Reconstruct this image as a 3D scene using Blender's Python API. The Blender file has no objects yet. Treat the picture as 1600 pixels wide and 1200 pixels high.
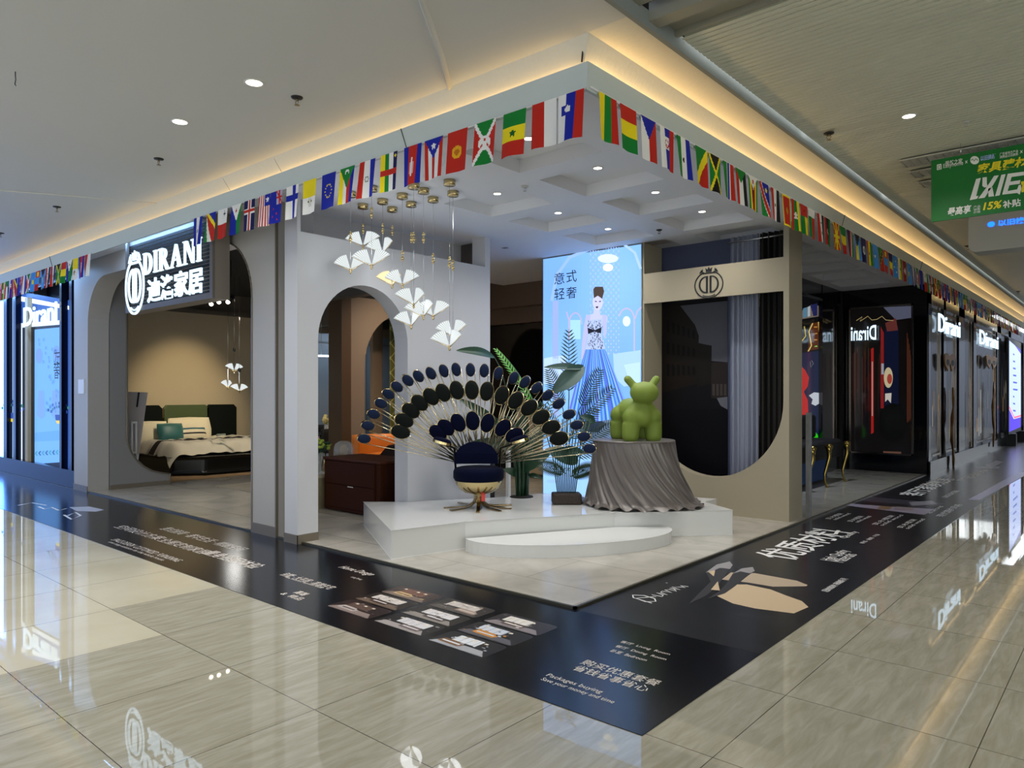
import bpy, bmesh, math, random
from mathutils import Vector as V, Matrix
random.seed(7)
SC = bpy.context.scene
COL = SC.collection
# ------------------------------------------------------------------ camera
FP, CX, HY, EYE = 1134.0, 800.0, 614.0, 1.6
HEAD = math.radians(40.9)
cam = bpy.data.cameras.new('camera'); cam.sensor_width = 36; cam.lens = FP/1600*36; cam.shift_y = (HY-600)/1600
cam.clip_end = 200
co = bpy.data.objects.new('camera', cam); COL.objects.link(co)
co.location = (0, 0, EYE); co.rotation_euler = (math.pi/2, 0, HEAD); SC.camera = co
# ------------------------------------------------------------------ view + world
SC.view_settings.view_transform = 'Standard'; SC.view_settings.look = 'None'
SC.view_settings.gamma = 1; SC.view_settings.exposure = 0.14; SC.view_settings.use_curve_mapping = False
SC.cycles.max_bounces = 8; SC.cycles.diffuse_bounces = 4; SC.cycles.glossy_bounces = 4
SC.cycles.sample_clamp_indirect = 4; SC.cycles.use_denoising = True
SC.cycles.caustics_reflective = False; SC.cycles.caustics_refractive = False
w = bpy.data.worlds.new('world'); SC.world = w; w.use_nodes = True
w.node_tree.nodes['Background'].inputs[0].default_value = (0.86, 0.92, 1.0, 1)
bgn = w.node_tree.nodes['Background']; bgn.inputs[1].default_value = 2.9
wt = w.node_tree.nodes.new('ShaderNodeTexCoord'); wsx = w.node_tree.nodes.new('ShaderNodeSeparateXYZ'); wr = w.node_tree.nodes.new('ShaderNodeValToRGB')
w.node_tree.links.new(wt.outputs['Generated'], wsx.inputs[0]); wm = w.node_tree.nodes.new('ShaderNodeMath'); wm.operation = 'MULTIPLY_ADD'; wm.inputs[1].default_value = .5; wm.inputs[2].default_value = .5
w.node_tree.links.new(wsx.outputs[0], wm.inputs[0]); w.node_tree.links.new(wm.outputs[0], wr.inputs['Fac']); w.node_tree.links.new(wr.outputs[0], bgn.inputs[0])
wy = w.node_tree.nodes.new('ShaderNodeMath'); wy.operation = 'MULTIPLY_ADD'; wy.inputs[1].default_value = 1.15; wy.inputs[2].default_value = 2.2
w.node_tree.links.new(wsx.outputs[1], wy.inputs[0]); w.node_tree.links.new(wy.outputs[0], bgn.inputs[1])
wr.color_ramp.elements[0].position = .0; wr.color_ramp.elements[0].color = (.22, .42, 1.0, 1); wr.color_ramp.elements[1].position = 1.; wr.color_ramp.elements[1].color = (1.75, 1.8, 1.7, 1)
_e = wr.color_ramp.elements.new(.4); _e.color = (.72, .80, .88, 1)

# ------------------------------------------------------------------ survey helpers: a sight line from the eye met with a real plane
FW = (-math.sin(HEAD), math.cos(HEAD)); RT = (math.cos(HEAD), math.sin(HEAD))
def sight(px):
    k = (px-CX)/FP
    return FW[0]+k*RT[0], FW[1]+k*RT[1]
def at(px, py, t):
    d = sight(px); return V((t*d[0], t*d[1], EYE+(HY-py)/FP*t))
def g(px, py, z=0.0): return at(px, py, (EYE-z)*FP/(py-HY))
def ax(px, py, x): return at(px, py, x/sight(px)[0])
def ay(px, py, y): return at(px, py, y/sight(px)[1])

# ------------------------------------------------------------------ materials
def lin(c):
    if isinstance(c, str):
        c = [int(c[i:i+2], 16)/255 for i in (0, 2, 4)]
    return tuple((x/12.92 if x <= .04045 else ((x+.055)/1.055)**2.4) for x in c[:3])
MATS = {}
def M(name, col='808080', rough=.5, metal=0., emit=0., ecol=None, spec=.5, coat=0., trans=0., ior=1.45, alpha=1., bump=None, sheen=0., varm=None):
    if name in MATS: return MATS[name]
    m = bpy.data.materials.new(name); m.use_nodes = True; nt = m.node_tree
    b = nt.nodes['Principled BSDF']; c = lin(col)
    b.inputs['Base Color'].default_value = (*c, 1); b.inputs['Roughness'].default_value = rough
    b.inputs['Metallic'].default_value = metal; b.inputs['Specular IOR Level'].default_value = spec
    b.inputs['Coat Weight'].default_value = coat; b.inputs['Transmission Weight'].default_value = trans
    b.inputs['IOR'].default_value = ior; b.inputs['Alpha'].default_value = alpha
    b.inputs['Sheen Weight'].default_value = sheen
    if emit:
        b.inputs['Emission Color'].default_value = (*lin(ecol or col), 1); b.inputs['Emission Strength'].default_value = emit
    if bump or varm:
        tc = nt.nodes.new('ShaderNodeTexCoord'); n = nt.nodes.new('ShaderNodeTexNoise')
        n.inputs['Scale'].default_value = (bump or varm)[0]; n.inputs['Detail'].default_value = 5
        nt.links.new(tc.outputs['Object'], n.inputs['Vector'])
        if bump:
            bp = nt.nodes.new('ShaderNodeBump'); bp.inputs['Strength'].default_value = bump[1]; bp.inputs['Distance'].default_value = .02
            nt.links.new(n.outputs['Fac'], bp.inputs['Height']); nt.links.new(bp.outputs['Normal'], b.inputs['Normal'])
        if varm:
            mx = nt.nodes.new('ShaderNodeMix'); mx.data_type = 'RGBA'; d = varm[1]
            mx.inputs[6].default_value = (*[x*(1-d) for x in c], 1); mx.inputs[7].default_value = (*[min(1, x*(1+d)) for x in c], 1)
            nt.links.new(n.outputs['Fac'], mx.inputs[0]); nt.links.new(mx.outputs[2], b.inputs['Base Color'])
    MATS[name] = m; return m
def painted(name, emit=0., rough=.6, spec=.3):
    """material that shows the printed colours stored on a mesh"""
    if name in MATS: return MATS[name]
    m = bpy.data.materials.new(name); m.use_nodes = True; nt = m.node_tree; b = nt.nodes['Principled BSDF']
    a = nt.nodes.new('ShaderNodeAttribute'); a.attribute_name = 'Col'
    b.inputs['Base Color'].default_value = (.02, .02, .02, 1); b.inputs['Roughness'].default_value = rough
    if not emit: nt.links.new(a.outputs['Color'], b.inputs['Base Color'])
    b.inputs['Specular IOR Level'].default_value = spec
    if emit:
        nt.links.new(a.outputs['Color'], b.inputs['Emission Color']); b.inputs['Emission Strength'].default_value = emit
    MATS[name] = m; return m

def floor_marble():
    m = bpy.data.materials.new('polished_marble_tile'); m.use_nodes = True; nt = m.node_tree; N = nt.nodes; L = nt.links
    b = N['Principled BSDF']
    geo = N.new('ShaderNodeNewGeometry'); sep = N.new('ShaderNodeSeparateXYZ'); L.new(geo.outputs['Position'], sep.inputs[0])
    def math_(op, a, bb=None, c=None):
        n = N.new('ShaderNodeMath'); n.operation = op
        for i, v in enumerate((a, bb, c)):
            if v is None: continue
            if isinstance(v, (int, float)): n.inputs[i].default_value = v
            else: L.new(v, n.inputs[i])
        return n.outputs[0]
    P = .867
    gx = math_('DIVIDE', math_('ADD', sep.outputs[0], 1.42+P*40), P); gy = math_('DIVIDE', math_('ADD', sep.outputs[1], -2.985+P*40), P)
    fx = math_('FRACT', gx); fy = math_('FRACT', gy)
    def line(f): return math_('LESS_THAN', math_('MINIMUM', f, math_('SUBTRACT', 1., f)), .0026)
    seam = math_('MAXIMUM', line(fx), line(fy))
    ix = math_('FLOOR', gx); iy = math_('FLOOR', gy)
    wn = N.new('ShaderNodeTexWhiteNoise'); wn.noise_dimensions = '2D'
    cb = N.new('ShaderNodeCombineXYZ'); L.new(ix, cb.inputs[0]); L.new(iy, cb.inputs[1]); L.new(cb.outputs[0], wn.inputs['Vector'])
    mp = N.new('ShaderNodeMapping'); mp.inputs['Rotation'].default_value = (0, 0, math.radians(14)); mp.inputs['Scale'].default_value = (9, 1.3, 1)
    L.new(geo.outputs['Position'], mp.inputs['Vector'])
    off = N.new('ShaderNodeVectorMath'); off.operation = 'MULTIPLY_ADD'; L.new(wn.outputs['Color'], off.inputs[0]); off.inputs[1].default_value = (3, 3, 3); L.new(mp.outputs[0], off.inputs[2])
    n1 = N.new('ShaderNodeTexNoise'); n1.inputs['Scale'].default_value = 2.2; n1.inputs['Detail'].default_value = 9; n1.inputs['Roughness'].default_value = .62; n1.inputs['Distortion'].default_value = .7
    L.new(off.outputs[0], n1.inputs['Vector'])
    r1 = N.new('ShaderNodeValToRGB'); r1.color_ramp.elements[0].position = .36; r1.color_ramp.elements[1].position = .64
    r1.color_ramp.elements[0].color = (*lin('9b9785'), 1); r1.color_ramp.elements[1].color = (*lin('afab9c'), 1)
    e = r1.color_ramp.elements.new(.5); e.color = (*lin('a5a191'), 1)
    L.new(n1.outputs['Fac'], r1.inputs['Fac'])
    n2 = N.new('ShaderNodeTexNoise'); n2.inputs['Scale'].default_value = 1.6; n2.inputs['Detail'].default_value = 6
    L.new(geo.outputs['Position'], n2.inputs['Vector'])
    r2 = N.new('ShaderNodeValToRGB'); r2.color_ramp.elements[0].position = .35; r2.color_ramp.elements[1].position = .7
    r2.color_ramp.elements[0].color = (*lin('c2bca6'), 1); r2.color_ramp.elements[1].color = (*lin('cdc8b5'), 1)
    L.new(n2.outputs['Fac'], r2.inputs['Fac'])
    # cream stone left of x=-5.75
    edge = math_('ADD', -5.75, math_('MULTIPLY', math_('LESS_THAN', sep.outputs[1], 2.118), .867))
    cream = math_('LESS_THAN', sep.outputs[0], edge)
    mx = N.new('ShaderNodeMix'); mx.data_type = 'RGBA'; L.new(cream, mx.inputs[0]); L.new(r1.outputs[0], mx.inputs[6]); L.new(r2.outputs[0], mx.inputs[7])
    m2 = N.new('ShaderNodeMix'); m2.data_type = 'RGBA'; L.new(seam, m2.inputs[0]); L.new(mx.outputs[2], m2.inputs[6]); m2.inputs[7].default_value = (*lin('4c483d'), 1)
    L.new(m2.outputs[2], b.inputs['Base Color'])
    b.inputs['Roughness'].default_value = .018; b.inputs['IOR'].default_value = 1.62; b.inputs['Specular IOR Level'].default_value = .62
    return m

# ------------------------------------------------------------------ mesh builder
class B:
    def __init__(s): s.v = []; s.f = []; s.c = []; s.sm = []
    def add(s, vs, fs, col=None, smooth=False):
        o = len(s.v); s.v += [tuple(x) for x in vs]
        for f in fs: s.f.append(tuple(i+o for i in f)); s.c.append(col); s.sm.append(smooth)
        return s
    def poly(s, pts, col=None): return s.add(pts, [tuple(range(len(pts)))], col)
    def box(s, x0, x1, y0, y1, z0, z1, col=None):
        p = [(x, y, z) for x in (x0, x1) for y in (y0, y1) for z in (z0, z1)]
        return s.add(p, [(0,1,3,2),(4,6,7,5),(0,4,5,1),(2,3,7,6),(0,2,6,4),(1,5,7,3)], col)
    def obox(s, c, ux, uy, uz, a, b, h, col=None):
        c = V(c); ux = V(ux)*a/2; uy = V(uy)*b/2; uz = V(uz)*h/2
        p = [c+i*ux+j*uy+k*uz for i in (-1, 1) for j in (-1, 1) for k in (-1, 1)]
        return s.add(p, [(0,1,3,2),(4,6,7,5),(0,4,5,1),(2,3,7,6),(0,2,6,4),(1,5,7,3)], col)
    def prism(s, pts, ext, col=None):
        n = len(pts); e = V(ext); a = [V(p) for p in pts]
        return s.add(a+[p+e for p in a], [tuple(range(n)), tuple(range(2*n-1, n-1, -1))]+[(i, (i+1) % n, n+(i+1) % n, n+i) for i in range(n)], col)
    def tube(s, pts, r, n=8, col=None, cap=True, flat=1.):
        pts = [V(p) for p in pts]; m = len(pts)
        rr = r if isinstance(r, (list, tuple)) else [r]*m
        vs = []; ref = None
        for i, p in enumerate(pts):
            t = (pts[min(i+1, m-1)]-pts[max(i-1, 0)]).normalized()
            if ref is None: ref = t.orthogonal().normalized()
            ref = (ref-t*ref.dot(t)).normalized() if (ref-t*ref.dot(t)).length > 1e-5 else t.orthogonal().normalized()
            q = t.cross(ref)
            for k in range(n):
                a = 2*math.pi*k/n; vs.append(p+(ref*math.cos(a)+q*math.sin(a)*flat)*rr[i])
        fs = [(i*n+k, i*n+(k+1) % n, (i+1)*n+(k+1) % n, (i+1)*n+k) for i in range(m-1) for k in range(n)]
        if cap: fs += [tuple(range(n-1, -1, -1)), tuple((m-1)*n+k for k in range(n))]
        return s.add(vs, fs, col, True)
    def lathe(s, c, prof, n=24, col=None, sx=1., sy=1.):
        c = V(c); vs = []; m = len(prof)
        for r, z in prof:
            for k in range(n):
                a = 2*math.pi*k/n; vs.append(c+V((r*sx*math.cos(a), r*sy*math.sin(a), z)))
        fs = [(i*n+k, i*n+(k+1) % n, (i+1)*n+(k+1) % n, (i+1)*n+k) for i in range(m-1) for k in range(n)]
        fs += [tuple(range(n-1, -1, -1)), tuple((m-1)*n+k for k in range(n))]
        return s.add(vs, fs, col, True)
    def ball(s, c, rx, ry=None, rz=None, n=16, m=10, col=None, R=None):
        ry = ry or rx; rz = rz or rx; c = V(c); vs = []
        for i in range(m+1):
            th = math.pi*i/m
            for k in range(n):
                a = 2*math.pi*k/n; p = V((rx*math.sin(th)*math.cos(a), ry*math.sin(th)*math.sin(a), rz*math.cos(th)))
                vs.append(c+(R @ p if R else p))
        fs = [(i*n+k, (i+1)*n+k, (i+1)*n+(k+1) % n, i*n+(k+1) % n) for i in range(m) for k in range(n)]
        return s.add(vs, fs, col, True)
    def grid(s, fn, nu, nv, col=None, smooth=True):
        """fn(i/nu, j/nv) -> point; col may be a function of cell centre"""
        o = len(s.v)
        for j in range(nv+1):
            for i in range(nu+1): s.v.append(tuple(fn(i/nu, j/nv)))
        for j in range(nv):
            for i in range(nu):
                a = o+j*(nu+1)+i; s.f.append((a, a+1, a+nu+2, a+nu+1)); s.sm.append(smooth)
                s.c.append(col((i+.5)/nu, (j+.5)/nv) if callable(col) else col)
        return s
    def mesh(s, name, mat):
        me = bpy.data.meshes.new(name); me.from_pydata(s.v, [], s.f)
        if any(c is not None for c in s.c):
            at_ = me.color_attributes.new(name='Col', type='FLOAT_COLOR', domain='CORNER'); k = 0
            buf = []
            cache = {}
            for f, c in zip(s.f, s.c):
                cc = cache.get(c)
                if cc is None: cc = cache[c] = [*lin(c or 'ffffff'), 1.0]
                buf += cc*len(f)
            at_.data.foreach_set('color', buf)
        me.polygons.foreach_set('use_smooth', s.sm)
        if mat: me.materials.append(mat)
        me.validate(); me.update(); return me
def link(o, parent=None, world=True):
    COL.objects.link(o)
    if parent is not None:
        o.parent = parent
        if world: o.matrix_parent_inverse = rootmat(parent).inverted()
    return o
def rootmat(p):
    m = Matrix.LocRotScale(p.location, p.rotation_euler, p.scale)
    return (rootmat(p.parent) @ p.matrix_parent_inverse @ m) if p.parent else m
def build(b, name, mat, parent=None, world=True, bevel=0, **props):
    o = bpy.data.objects.new(name, b.mesh(name, mat)); link(o, parent, world)
    if bevel:
        md = o.modifiers.new('bevel', 'BEVEL'); md.width = bevel; md.segments = 2; md.limit_method = 'ANGLE'
    for k, v in props.items(): o[k] = v
    return o
def thing(name, label, cat, loc=(0, 0, 0), rz=0, group=None):
    o = bpy.data.objects.new(name, None); o.empty_display_size = .1; COL.objects.link(o)
    o.location = loc; o.rotation_euler = (0, 0, rz); o['label'] = label; o['category'] = cat
    if group: o['group'] = group
    return o
def tag(o, label, cat, group=None, kind=None):
    o['label'] = label; o['category'] = cat
    if group: o['group'] = group
    if kind: o['kind'] = kind
    return o
def struct(b, name, mat, parent=None, **k):
    o = build(b, name, mat, parent, **k)
    if parent is None: o['kind'] = 'structure'
    return o
def copy_tree(o, parent=None):
    c = o.copy(); COL.objects.link(c); c.parent = parent
    for ch in [x for x in bpy.data.objects if x.parent == o]: copy_tree(ch, c)
    return c
# ---- flat drawing: strokes, letters, emblem. 2-D lists mapped on a plate
def stroke(pts, wd, closed=False):
    out = []; n = len(pts); P = [V((p[0], p[1], 0)) for p in pts]
    L_ = []; R_ = []
    for i in range(n):
        a = P[(i-1) % n] if (closed or i > 0) else P[i]; c = P[(i+1) % n] if (closed or i < n-1) else P[i]
        t = (c-a).normalized(); q = V((-t.y, t.x, 0))*wd/2
        L_.append(P[i]+q); R_.append(P[i]-q)
    for i in range(n if closed else n-1):
        j = (i+1) % n; out.append([(p.x, p.y) for p in (R_[i], R_[j], L_[j], L_[i])])
    return out
def arcp(cx, cy, rx, ry, a0, a1, n=16):
    return [(cx+rx*math.cos(math.radians(a0+(a1-a0)*i/n)), cy+ry*math.sin(math.radians(a0+(a1-a0)*i/n))) for i in range(n+1)]
def band(cx, cy, ro, ri, a0, a1, n=16):
    o = arcp(cx, cy, *ro, a0, a1, n); i_ = arcp(cx, cy, *ri, a0, a1, n)
    return [[o[k], o[k+1], i_[k+1], i_[k]] for k in range(n)]
def rect(x0, y0, x1, y1): return [(x0, y0), (x1, y0), (x1, y1), (x0, y1)]
def letter(ch):
    """serif capitals in a unit-high cell; returns polygons, width"""
    S = .17; t = .055
    def ser(x0, x1): return [rect(x0-.07, 0, x1+.07, t), rect(x0-.07, 1-t, x1+.07, 1)]
    if ch == 'I': return [rect(.09, 0, .09+S, 1)]+ser(.09, .09+S), .36
    if ch == 'D': return [rect(.09, 0, .09+S, 1), rect(.02, 0, .32, t), rect(.02, 1-t, .32, 1)]+band(.30, .5, (.42, .5), (.25, .445), -90, 90), .78
    if ch == 'R': return [rect(.09, 0, .09+S, 1)]+ser(.09, .09+S)[:1]+[rect(.02, 1-t, .30, 1), rect(.2, .47, .32, .47+t)]+band(.30, .735, (.30, .265), (.15, .21), -90, 90)+[[(.30, .5), (.47, .5), (.78, 0), (.58, 0)]]+[rect(.56, 0, .82, t)], .82
    if ch == 'A': return [[(.06, 0), (.13, 0), (.43, .86), (.38, 1)], [(.36, 1), (.47, 1), (.78, 0), (.58, 0)], rect(.2, .3, .62, .36), rect(0, 0, .22, t), rect(.5, 0, .86, t)], .86
    if ch == 'N': return [rect(.11, 0, .17, 1), rect(.68, 0, .74, 1), [(.11, 1), (.30, 1), (.74, 0), (.62, 0)], rect(.02, 0, .27, t), rect(.02, 1-t, .25, 1), rect(.58, 1-t, .84, 1)], .86
def emblem():
    """two D shapes back to back in a ring with a small crown on top; unit box about -.5.. .5"""
    r = stroke(arcp(0, -.08, .5, .46, 70, -250, 40), .035)
    r += stroke(arcp(0, -.08, .44, .40, -60, -120, 10), .02)
    for s in (1, -1):
        d = [rect(.03, -.36, .10, .22)]+band(.10, -.07, (.26, .29), (.20, .25), -90, 90, 14)
        r += [[(s*x, y) for x, y in p] for p in d]
    r += [rect(-.22, .30, .22, .335), rect(-.10, .36, .10, .40), [(-.10, .40), (.10, .40), (.12, .50), (.05, .44), (0, .53), (-.05, .44), (-.12, .50)]]
    for s in (1, -1): r += [[(s*.20, .37), (s*.34, .33), (s*.26, .45)], [(s*.2, .40), (s*.25, .40), (s*.22, .48)]]
    return r
class Plate:
    def __init__(s, o, ux, uy, sx=1, sy=None): s.o = V(o); s.ux = V(ux)*sx; s.uy = V(uy)*(sy if sy else sx); s.n = V(ux).cross(V(uy)).normalized()
    def p(s, x, y, d=0): return s.o+s.ux*x+s.uy*y+s.n*d
    def draw(s, b, polys, d0=0, d1=0, col=None):
        for pl in polys:
            if d1: b.prism([s.p(x, y, d0) for x, y in pl], s.n*d1, col)
            else: b.poly([s.p(x, y, d0) for x, y in pl], col)
        return b
def serif_word(wd):
    x = 0; out = []
    for c in wd:
        ps, wdt = letter(c); out += [[(px+x, py) for px, py in p] for p in ps]; x += wdt+.05
    return [[(px/(x-.05), py) for px, py in p] for p in out]
def text(body, name, mat, parent, o, ux, uy, wd, ht=None, ext=0., bold=0., shear=0., d=0.):
    """writing laid on a plane: o lower-left corner, ux, uy unit directions, fitted to width wd and height ht"""
    cu = bpy.data.curves.new(name, 'FONT'); cu.body = body; cu.size = 1; cu.offset = bold; cu.extrude = .0; cu.shear = shear
    cu.resolution_u = 3
    ob = bpy.data.objects.new(name, cu); COL.objects.link(ob)
    dg = bpy.context.evaluated_depsgraph_get(); me = bpy.data.meshes.new_from_object(ob.evaluated_get(dg))
    bpy.data.objects.remove(ob); bpy.data.curves.remove(cu)
    xs = [v.co.x for v in me.vertices]; ys = [v.co.y for v in me.vertices]
    if not xs: return None
    x0, x1, y0, y1 = min(xs), max(xs), min(ys), max(ys); sx = wd/(x1-x0); sy = ht/(y1-y0) if ht else sx
    o = V(o); ux = V(ux); uy = V(uy); n = ux.cross(uy).normalized()
    for v in me.vertices: v.co = o+ux*(v.co.x-x0)*sx+uy*(v.co.y-y0)*sy+n*d
    if ext:
        bm = bmesh.new(); bm.from_mesh(me)
        r = bmesh.ops.extrude_face_region(bm, geom=bm.faces[:])
        bmesh.ops.translate(bm, verts=[x for x in r['geom'] if isinstance(x, bmesh.types.BMVert)], vec=n*ext)
        bm.to_mesh(me); bm.free()
    me.materials.clear(); me.materials.append(mat)
    ob = bpy.data.objects.new(name, me); link(ob, parent); return ob
def area(name, loc, power, sx, sy=None, col=(1, 1, 1), rot=(0, 0, 0), spread=180, parent=None, disk=False):
    l = bpy.data.lights.new(name, 'AREA'); l.energy = power; l.color = col; l.spread = math.radians(spread)
    l.shape = 'DISK' if disk else ('RECTANGLE' if sy else 'SQUARE'); l.size = sx
    if sy: l.size_y = sy
    o = bpy.data.objects.new(name, l); o.location = loc; o.rotation_euler = rot; COL.objects.link(o); return o
def spot(name, loc, power, ang=80, blend=.6, col=(1, .95, .88), target=None, r=.04):
    l = bpy.data.lights.new(name, 'SPOT'); l.energy = power; l.color = col; l.spot_size = math.radians(ang); l.spot_blend = blend; l.shadow_soft_size = r
    o = bpy.data.objects.new(name, l); o.location = loc; COL.objects.link(o)
    if target is not None: o.rotation_euler = (V(target)-V(loc)).to_track_quat('-Z', 'Y').to_euler()
    return o
# ------------------------------------------------------------------ large lights
for _x, _p in ((-10.0, 16), (-14.6, 34), (-17.2, 34), (-19.8, 30)):
    area('soffit_led_strip', (_x, 4.04, 3.69), _p, 2.6, .03, (.30, .55, 1.0), (0, 0, 0), 170)  # nearest strip is the soffit LED; those farther left are added blue fill
ZC = 3.97; ZS = 3.72
WARM = (1.0, .66, .29)
# LED strip lying in the cove behind the fascia lip, both arms, pointing up
LEDP = 5.6
for k in range(8):
    area('cove_strip_light', (-2.90-1.2-2.4*k, 4.055, 3.775), LEDP*(.55 if k < 2 else .38), 2.4, .06, WARM, (math.pi, 0, 0), 170)
for k in range(10):
    area('cove_strip_light', (-2.875, 4.05+1.2+2.4*k, 3.775), LEDP*1.25, .06, 2.4, WARM, (math.pi, 0, 0), 170)
# ------------------------------------------------------------------ shared materials
white_paint = M('white_paint', 'c9c8c6', .55); plaster = M('ceiling_plaster', 'c4c4c0', .8, bump=(3, .08))
fascia_m = M('fascia_paint', 'bcc6c4', .5, varm=(1.5, .05)); cove_m = M('cove_paint', 'd8d2c2', .7, bump=(30, .1), varm=(6, .04))
trim_m = M('grey_metal_trim', '7c8180', .65, 0, spec=.2); beige = M('beige_lacquer', '9c937f', .38, varm=(.8, .05)); dark_ceiling = M('black_ceiling', '0b0b0c', .9)
soffit_m = M('soffit_paint', 'e4e6ec', .6); gold = M('polished_gold', 'd2bd8a', .14, 1.); goldd = M('brushed_gold_tube', 'c9bc9c', .24, 1.)
black_lacquer = M('black_lacquer', '07080f', .12, coat=.5); dark_glass = M('dark_mirror_glass', '15130f', .04, .85)
brown_skirt = M('bronze_skirting', '6f675a', .35, .2); navy_velvet = M('navy_velvet', '04081f', .85, sheen=.02, spec=.06)
blue_velvet = M('blue_velvet', '0c1b38', .8, sheen=.05, spec=.2); green_velvet = M('dark_green_velvet', '020906', .8, sheen=.03, spec=.2)
neon = M('white_neon', '303438', .5, emit=1.45, ecol='cfeaff'); black_paint = M('black_print', '15161a', .5)
chrome = M('chrome', 'c8cacc', .12, 1.)
# ------------------------------------------------------------------ floors
struct(B().box(-26, 12, -6, 46, -.1, 0), 'floor', floor_marble())
store_m = M('pale_store_tile', 'a7a39b', .16, varm=(1.3, .08))
def store_floor_mat():
    m = bpy.data.materials.new('store_tile'); m.use_nodes = True; nt = m.node_tree; N = nt.nodes; L = nt.links; b = N['Principled BSDF']
    geo = N.new('ShaderNodeNewGeometry')
    br = N.new('ShaderNodeTexBrick'); br.offset = .5; br.inputs['Scale'].default_value = 1; br.inputs['Brick Width'].default_value = 1.6; br.inputs['Row Height'].default_value = .8
    br.inputs['Mortar Size'].default_value = .0035; br.inputs['Color1'].default_value = (*lin('a9a49a'), 1); br.inputs['Color2'].default_value = (*lin('b0aba2'), 1); br.inputs['Mortar'].default_value = (*lin('79756d'), 1)
    L.new(geo.outputs['Position'], br.inputs['Vector'])
    n = N.new('ShaderNodeTexNoise'); n.inputs['Scale'].default_value = 2.; n.inputs['Detail'].default_value = 8; n.inputs['Distortion'].default_value = 1.2
    L.new(geo.outputs['Position'], n.inputs['Vector'])
    r = N.new('ShaderNodeValToRGB'); r.color_ramp.elements[0].position = .3; r.color_ramp.elements[0].color = (.78, .78, .78, 1); r.color_ramp.elements[1].position = .62
    L.new(n.outputs['Fac'], r.inputs['Fac'])
    mx = N.new('ShaderNodeMix'); mx.data_type = 'RGBA'; mx.blend_type = 'MULTIPLY'; mx.inputs[0].default_value = 1
    L.new(br.outputs['Color'], mx.inputs[6]); L.new(r.outputs[0], mx.inputs[7]); L.new(mx.outputs[2], b.inputs['Base Color'])
    b.inputs['Roughness'].default_value = .16; return m
sf = B().box(-16.2, -3.17, 4.37, 16.0, 0, .016)
struct(sf, 'floor_store', store_floor_mat())
struct(B().box(-12.77, -3.145, 4.345, 4.37, 0, .022).box(-3.17, -3.145, 4.345, 16.0, 0, .022), 'trim_1', M('floor_edge_strip', '4d4a3c', .3, .6))

# ------------------------------------------------------------------ mall ceilings
struct(B().box(-26, -2.42, -6, 3.93, ZC, ZC+.12), 'ceiling_left', plaster)
def bulk(b):
    b.poly([(-26, 4.10, 3.74), (-2.92, 4.10, 3.74), (-2.74, 3.93, ZC), (-26, 3.93, ZC)])
    b.poly([(-2.92, 4.10, 3.74), (-2.92, 30, 3.74), (-2.74, 30, ZC), (-2.74, 3.93, ZC)])
    return b
struct(bulk(B()), 'wall_bulkhead', cove_m)
struct(B().box(-2.76, -2.42, 3.93, 30, ZC, ZC+.1), 'ceiling_cove', cove_m)
struct(B().box(-2.435, -2.40, -6, 30, ZC-.012, ZC+.10), 'trim_2', trim_m)
# joints on plaster ceiling: a wide curved strip, hairlines on the bulkhead
j = B(); a = [g(705, 140, ZC), g(690, 85, ZC), g(676, 45, ZC), g(660, 0, ZC), g(640, -70, ZC)]
j.tube([p+V((0, 0, .0)) for p in a], .028, 8, flat=.5)
j.tube([g(245, 317, ZC), g(0, 297, ZC), g(-60, 290, ZC)], .012, 6)
struct(j, 'trim_3', plaster)
# slatted ceiling over the right-hand walk: saw-tooth ribs running across
rb = B(); y = 4.50; P = .062
vs = []; fs = []
n = int((29.0-y)/P)
for i in range(n+1):
    yy = y+i*P
    if abs(yy-6.93) < .06 or abs(yy-9.78) < .08: prof = [(0, .0), (P, .0)]
    else: prof = [(0, 0), (P*.68, 0), (P*.74, .05), (P*.94, .05), (P, 0)]
    for k in range(len(prof)-1):
        o = len(vs)
        vs += [(-2.37, yy+prof[k][0], 4.02+prof[k][1]), (9, yy+prof[k][0], 4.02+prof[k][1]), (9, yy+prof[k+1][0], 4.02+prof[k+1][1]), (-2.37, yy+prof[k+1][0], 4.02+prof[k+1][1])]
        fs.append((o, o+1, o+2, o+3))
rb.add(vs, fs); rib_m = M('ribbed_aluminium', 'd0d0bf', .5, .0, varm=(2.5, .05))
struct(rb, 'ceiling_slatted', rib_m)
struct(B().box(-2.4, 9, 4.46, 4.495, 4.03, 4.15).box(-2.4, 9.4, -6, 4.6, 4.14, 4.2).box(-2.4, 9, -6, 4.0, 4.05, 4.10).box(-2.4, 9, 4.12, 4.24, 4.0, 4.12).box(-2.4, 9, 4.24, 4.5, 4.07, 4.10), 'ceiling_front', M('pale_ceiling_panel', '8f8d80', .6))
struct(B().box(-2.4, 9, 29, 29.1, 3.4, 4.3).box(-2.9, -2.4, 29.8, 30, 3.6, 4.0), 'wall_cross_beam', plaster)
struct(B().box(-26, -2.4, 3.93, 30, 4.3, 4.35), 'ceiling_void', dark_ceiling)
# far end of the walk
struct(B().box(-3.2, 9.4, 40, 40.2, 0, 4.4), 'wall_far', M('far_wall_paint', '8f93a0', .7))
struct(B().box(9, 9.2, 6, 40, 0, 4.4), 'wall_right', M('opposite_wall', '8d8b84', .5))

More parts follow.
